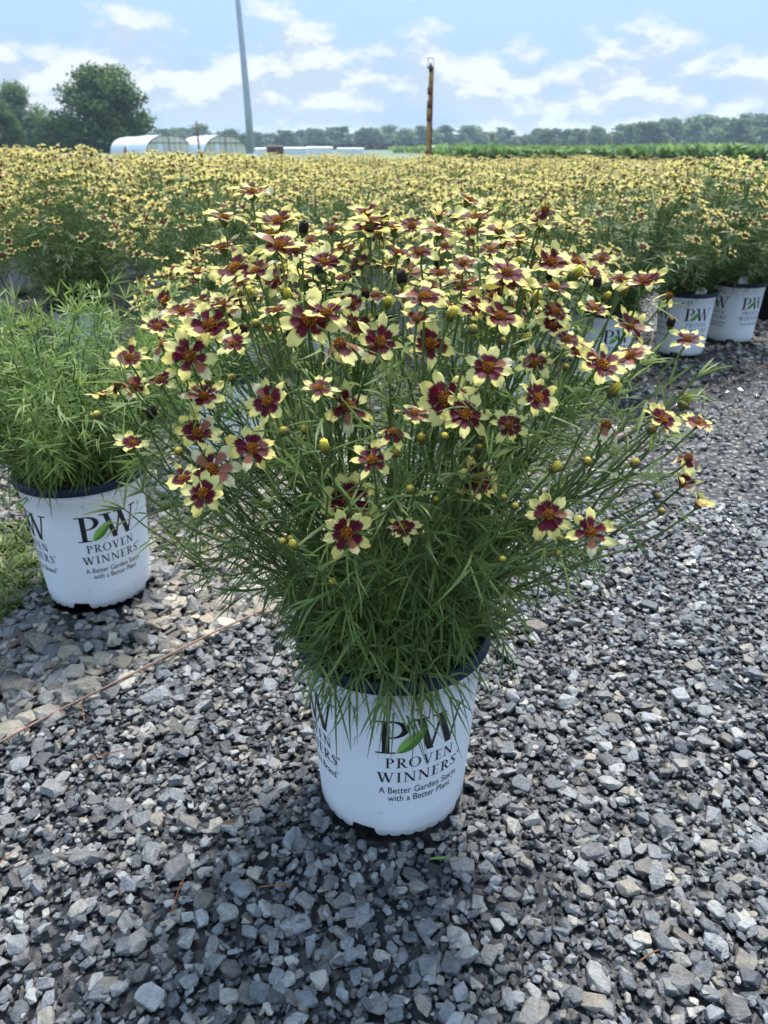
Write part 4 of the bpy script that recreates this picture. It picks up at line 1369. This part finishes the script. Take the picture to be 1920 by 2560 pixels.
def put_tree(pr, x, y, s, rz, label, group=None, name='tree', sx=1.0):
    o = empty(name, (x, y, 0), rz); tag(o, label, 'tree', group)
    for nm, me in zip(('trunk', 'crown'), pr):
        c = link(nm, me, o); c.scale = (s * sx, s * sx, s)
    return o
OAK = tree_proto(1, 10, 60, 17000, .19, M['crown_d'], -.08, .46)
ASH = tree_proto(2, 10, 42, 11000, .20, M['crown_l'], -.08, .36)
FARP = [tree_proto(10 + i, 10, 14 + 3 * i, 1500, .40, M['crown_d'] if i % 3 else M['crown_l'], -.08, .30 + .04 * (i % 4)) for i in range(6)]
def gx(px, Y): return atY(px, 372, Y)[0]
put_tree(OAK, gx(272, 92), 92, .86, .3, 'big round dark green tree, tallest beside the white greenhouses', name='oak_tree', sx=1.22)
put_tree(ASH, gx(62, 104), 104, .76, 1.0, 'pale grey-green tree standing left of the big dark tree', name='ash_tree')
put_tree(ASH, gx(128, 90), 90, .36, 2.0, 'low light green tree in front of the gap between two tall trees', name='ash_tree', sx=1.25)
put_tree(OAK, gx(6, 95), 95, .55, 3.0, 'dark green tree partly cut off by the picture edge', name='oak_tree')
put_tree(OAK, gx(185, 99), 99, .40, 4.0, 'small dark tree behind the foot of the big tree', name='oak_tree', sx=1.3)
put_tree(OAK, gx(-70, 92), 92, .75, 2.3, 'big dark green tree at the end of the hedge beyond the others', name='oak_tree')

r_t = np.random.default_rng(4)
k = 0
for px in np.arange(-60, 2040, 17):
    h = np.interp(px, [-100, 330, 500, 640, 760, 900, 1050, 1170, 1300, 1400, 1560, 1700, 1920, 2100], [46, 46, 58, 40, 50, 58, 54, 62, 46, 58, 66, 80, 92, 96]) * r_t.uniform(.66, 1.14)
    Y = r_t.uniform(330, 420) if px < 1350 else r_t.uniform(270, 350)
    H = h / FPX * Y * .78
    put_tree(FARP[int(r_t.integers(0, 6))], gx(px + r_t.uniform(-8, 8), Y), Y, H / 10, r_t.uniform(0, 6.28), 'distant hazy tree in the long wood along the horizon', 'trees of the wood on the horizon', sx=r_t.uniform(1.2, 2.3))
    k += 1

# tall grey pole
M['pole'] = plain('galvanised_steel', (.42, .46, .52), .45, .5, .08, 2., .3)
base_p = atY(628, 385, 60)
po = empty('steel_pole', (base_p[0], 60, 0)); tag(po, 'very tall tapering grey steel pole beyond the white greenhouses', 'pole')
mb = MB(); mb.tube(np.array([[0, 0, -.3], [-.02, 0, 3], [-.10, 0, 6], [-.24, 0, 10], [-.45, 0, 15], [-.65, 0, 19]]), [.27, .245, .205, .155, .10, .06], 12)
link('shaft', mb.mesh('shaft', [M['pole']]), po)
mb = MB(); mb.lathe([(.0, -.02), (.46, -.02), (.46, .06), (.27, .08), (.24, .5)], 16); link('base_plate', mb.mesh('base_plate', [M['pole']]), po)

# irrigation risers: weathered timber posts with a pipe and sprinkler head
M['post'] = plain('weathered_orange_wood', (.46, .26, .085), .85, .15, .45, 4.)
M['rust'] = plain('rusty_pipe', (.20, .095, .045), .8, .25, .4, 6.)
M['iron'] = plain('dark_iron', (.045, .05, .055), .55, .5, .2, 8.)
def riser(px, ytop, Y, label, w=.045, leanx=.0, head=True):
    b = atY(px, 372, Y); top = atY(px, ytop, Y)[2]
    o = empty('sprinkler_riser', (b[0], Y, 0)); tag(o, label, 'sprinkler', 'irrigation risers')
    r = np.random.default_rng(int(px))
    hz = np.linspace(-.05, top * .90, 15); mb = MB()
    mb.tube(np.stack([leanx * hz + r.normal(0, .006, 15), r.normal(0, .004, 15), hz], 1), w * (1 + r.normal(0, .14, 15)) * np.linspace(1.1, .62, 15), 7)
    link('post', mb.mesh('post', [M['post']]), o)
    mb = MB(); x0 = leanx * top * .5
    mb.tube(np.array([[w * .95 + leanx * z, -w * .5, z] for z in (0, top * .5, top * .93)]), w * .36, 6); link('pipe', mb.mesh('pipe', [M['rust']]), o)
    for f in (.22, .52, .63, .74):
        mb = MB(); mb.tube(np.array([[leanx * top * f, 0, top * (f - .03)], [leanx * top * f, 0, top * (f + .03)]]), w * 1.25 * (1.15 - .4 * f), 7); link('clamp', mb.mesh('clamp', [M['rust']]), o)
    if head:
        mb = MB(); xx = leanx * top
        mb.tube(np.array([[xx, 0, top * .885], [xx, 0, top * .925], [xx, 0, top * .965]]), [w * .55, w * .9, w * .25], 8)
        mb.box((xx, 0, top * .925), (w * 3.0, w * .5, w * .4)); mb.tube(np.array([[xx + w * 1.3, 0, top * .92], [xx + w * 1.0, 0, top]]), w * .12, 5)
        mb.tube(np.array([[xx - w * 1.3, 0, top * .92], [xx - w * 1.0, 0, top]]), w * .12, 5); mb.box((xx, 0, top), (w * 2.1, w * .25, w * .22))
        link('sprinkler_head', mb.mesh('sprinkler_head', [M['iron']]), o)
    return o
riser(1071, 145, 16, 'tall orange brown timber sprinkler riser with black head behind the flower bed', .046, .004)
riser(1228, 327, 55, 'short rusty brown riser post before the far field, next to the tall orange riser', .055, 0, False)
riser(1520, 340, 62, 'short rusty riser post standing in the green field on the right', .06, 0, False)
riser(497, 302, 42, 'thin grey brown riser in front of the white greenhouses', .05, 0, True)
riser(312, 392 - 30, 30, 'low brown post under the big dark tree', .05, 0, False)

# hoop greenhouses
def white_film():
    m, nt, b = mat('greenhouse_film', .35, .5)
    f = noise_fac(nt, .5, 4)
    nt.links.new(ramp(nt, f, [(.3, (.78, .80, .83)), (.7, (.88, .89, .90))]), b.inputs['Base Color'])
    return m
M['film'] = white_film()
M['endwall'] = plain('tan_end_panel', (.78, .70, .56), .6, .3, .12, 1.2)
M['darkdoor'] = plain('door_opening', (.20, .19, .18), .7, .2, .2, 1.)
def greenhouse(px, Y, w, h, length, rz, label):
    o = empty('greenhouse', (gx(px, Y), Y, 0), rz); tag(o, label, 'greenhouse', 'white hoop greenhouses')
    a = np.linspace(0, math.pi, 19)
    arc = np.stack([-w / 2 * np.sign(np.cos(a)) * np.abs(np.cos(a)) ** .8, np.zeros(19), h * np.sin(a) ** .9], 1)
    mb = MB(); V = np.concatenate([arc, arc + [0, length, 0]]); mb.add(V, [(i, i + 1, i + 20, i + 19) for i in range(18)], smooth=True)
    link('film_roof', mb.mesh('film_roof', [M['film']]), o)
    # end wall: separate upright panels between frame posts
    ed = np.linspace(-w / 2, w / 2, 9)
    zz = lambda x: np.interp(x, arc[:, 0], arc[:, 2])
    for i in range(8):
        x0, x1 = ed[i] + .02, ed[i + 1] - .02
        mb = MB(); F_ = [(x0, 0), (x1, 0), (x1, max(.1, zz(x1) - .04)), ((x0 + x1) / 2, max(.1, zz((x0 + x1) / 2) - .04)), (x0, max(.1, zz(x0) - .04))]
        V = [(x, .03, z) for x, z in F_] + [(x, .09, z) for x, z in F_]
        mb.add(V, [(0, 1, 2, 3, 4), (9, 8, 7, 6, 5)] + [(k, k + 5, (k + 1) % 5 + 5, (k + 1) % 5) for k in range(5)])
        link('end_panel', mb.mesh('end_panel', [M['endwall']]), o)
    mb = MB()
    mb.tube(arc * [1.004, 1, 1.01], .035, 6); mb.box((0, 0, h * .62), (w * .86, .05, .06)); mb.box((0, -.01, h * .5), (.05, .05, h * .96))
    link('end_frame', mb.mesh('end_frame', [M['darkdoor']]), o)
    mb = MB(); mb.box((-w * .2, -.02, h * .3), (w * .12, .05, h * .55)); link('door', mb.mesh('door', [M['film']]), o)
    for k in range(1, 6):
        mb = MB(); mb.tube((arc * [1.006, 1, 1.012]) + [0, length * k / 6, 0], .022, 5); link('hoop', mb.mesh('hoop', [M['film']]), o)
    return o
greenhouse(565, 70, 3.75, 1.42, 5.5, .60, 'white film hoop greenhouse with tan end wall next to the tall pole')
greenhouse(424, 71, 4.0, 1.45, 5.5, .60, 'white film hoop greenhouse with tan end wall beside the big dark tree')
greenhouse(372, 76, 3.6, 1.4, 5.5, .60, 'white film hoop greenhouse mostly hidden behind the big dark tree')

M['shed'] = plain('brown_boards', (.10, .065, .05), .8, .2, .25, 1.5)
def low_block(px, Y, w, h, d, m_, name, label, catg, group=None):
    o = empty(name, (gx(px, Y), Y, 0), .05); tag(o, label, catg, group)
    mb = MB(); mb.box((0, 0, h * .42), (w, d, h * .84)); link('body', mb.mesh('body', [m_]), o)
    mb = MB(); V = [(-w * .52, -d * .55, h * .84), (w * .52, -d * .55, h * .84), (w * .52, 0, h), (-w * .52, 0, h), (-w * .52, d * .55, h * .84), (w * .52, d * .55, h * .84)]
    mb.add(V, [(0, 1, 2, 3), (3, 2, 5, 4), (0, 3, 4), (1, 5, 2), (0, 4, 5, 1)]); link('roof', mb.mesh('roof', [M['film'] if m_ is not M['shed'] else M['shed']]), o)
    return o
low_block(688, 75, 1.4, .72, 1.2, M['shed'], 'storage_box', 'dark brown storage box on the horizon near the tall pole', 'box')
for i, (px, w) in enumerate([(646, 1.4), (738, 2.3), (800, 2.4), (876, 2.6)]):
    low_block(px, 76 + 3 * i, w, .52 + .05 * (i % 3), 1.6, M['film'], 'cold_frame', 'low white covered frame on the horizon between the pole and the tall riser', 'cold frame', 'low white frames on the horizon')

# green crop beds beyond the flowers (one mass of plants in black pots)
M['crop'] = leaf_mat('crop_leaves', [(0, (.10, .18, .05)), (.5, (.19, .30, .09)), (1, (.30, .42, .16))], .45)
def crop(seed, y0, y1, x0, x1, top, n, leaf, m_, name, label, pots=True):
    r = np.random.default_rng(seed)
    x = r.uniform(x0, x1, n); y = y0 + (y1 - y0) * r.random(n) ** 1.6
    z = top * (.35 + .65 * r.random(n) ** .6) * (1 + .08 * np.sin(x * .7) + .06 * np.sin(y * 1.3 + x * .4))
    P = np.stack([x, y, z], 1); nrm = unit(r.normal(size=(n, 3)) + [0, -.2, .5]); e1 = unit(np.cross(nrm, r.normal(size=(n, 3)))); e2 = np.cross(nrm, e1)
    sz = leaf * r.uniform(.5, 1.4, n)
    V = np.stack([P + sz[:, None] * (a * e1 + b * e2 * .5) for a, b in ((-1, 0), (0, -1), (1, 0), (0, 1))], 1).reshape(-1, 3)
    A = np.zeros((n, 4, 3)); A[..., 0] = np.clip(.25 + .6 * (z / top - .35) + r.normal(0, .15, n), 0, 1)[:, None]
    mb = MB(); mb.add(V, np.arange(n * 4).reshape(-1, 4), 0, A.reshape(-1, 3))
    if pots:
        for k in range(int((x1 - x0) / .45)):
            for j in range(2):
                cx, cy = x0 + .22 + k * .45, y0 - .1 + j * .45; V = []
                for a in range(8): V.append((cx + .13 * math.cos(a * .785), cy + .13 * math.sin(a * .785), 0))
                for a in range(8): V.append((cx + .18 * math.cos(a * .785), cy + .18 * math.sin(a * .785), .30))
                mb.add(V, [(a, (a + 1) % 8, 8 + (a + 1) % 8, 8 + a) for a in range(8)] + [tuple(range(8, 16))], 1)
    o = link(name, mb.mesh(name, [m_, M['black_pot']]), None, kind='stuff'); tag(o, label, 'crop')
crop(1, 27, 60, 2.0, 30, .53, 26000, .16, M['crop'], 'crop_bed', 'bed of green plants in black pots beyond the yellow flowers')
crop(2, 90, 200, 1, 80, .40, 20000, .40, M['crop'], 'crop_bed', 'distant green field reaching to the wood on the horizon', False)
crop(3, 215, 260, -20, 140, .9, 9000, .8, M['bark'], 'stubble_strip', 'grey brown strip of dry growth in front of the wood', False)

print('triangles', sum(sum(len(p.vertices) - 2 for p in m_.polygons) if len(m_.polygons) < 5000 else len(m_.loops) - 2 * len(m_.polygons) for m_ in bpy.data.meshes))
# haze
hzb = MB(); hzb.box((0, 430, 10.4), (1820, 960, 22.8))
hm = bpy.data.materials.new('haze_air'); hm.use_nodes = True
nt = hm.node_tree; nt.nodes.clear()
ho = nt.nodes.new('ShaderNodeOutputMaterial'); pv = nt.nodes.new('ShaderNodeVolumePrincipled')
pv.inputs['Color'].default_value = (.62, .82, 1.0, 1); pv.inputs['Density'].default_value = .0005; pv.inputs['Anisotropy'].default_value = .2
nt.links.new(pv.outputs[0], ho.inputs['Volume'])
hz_o = link('haze', hzb.mesh('haze', [hm]), None, kind='stuff')
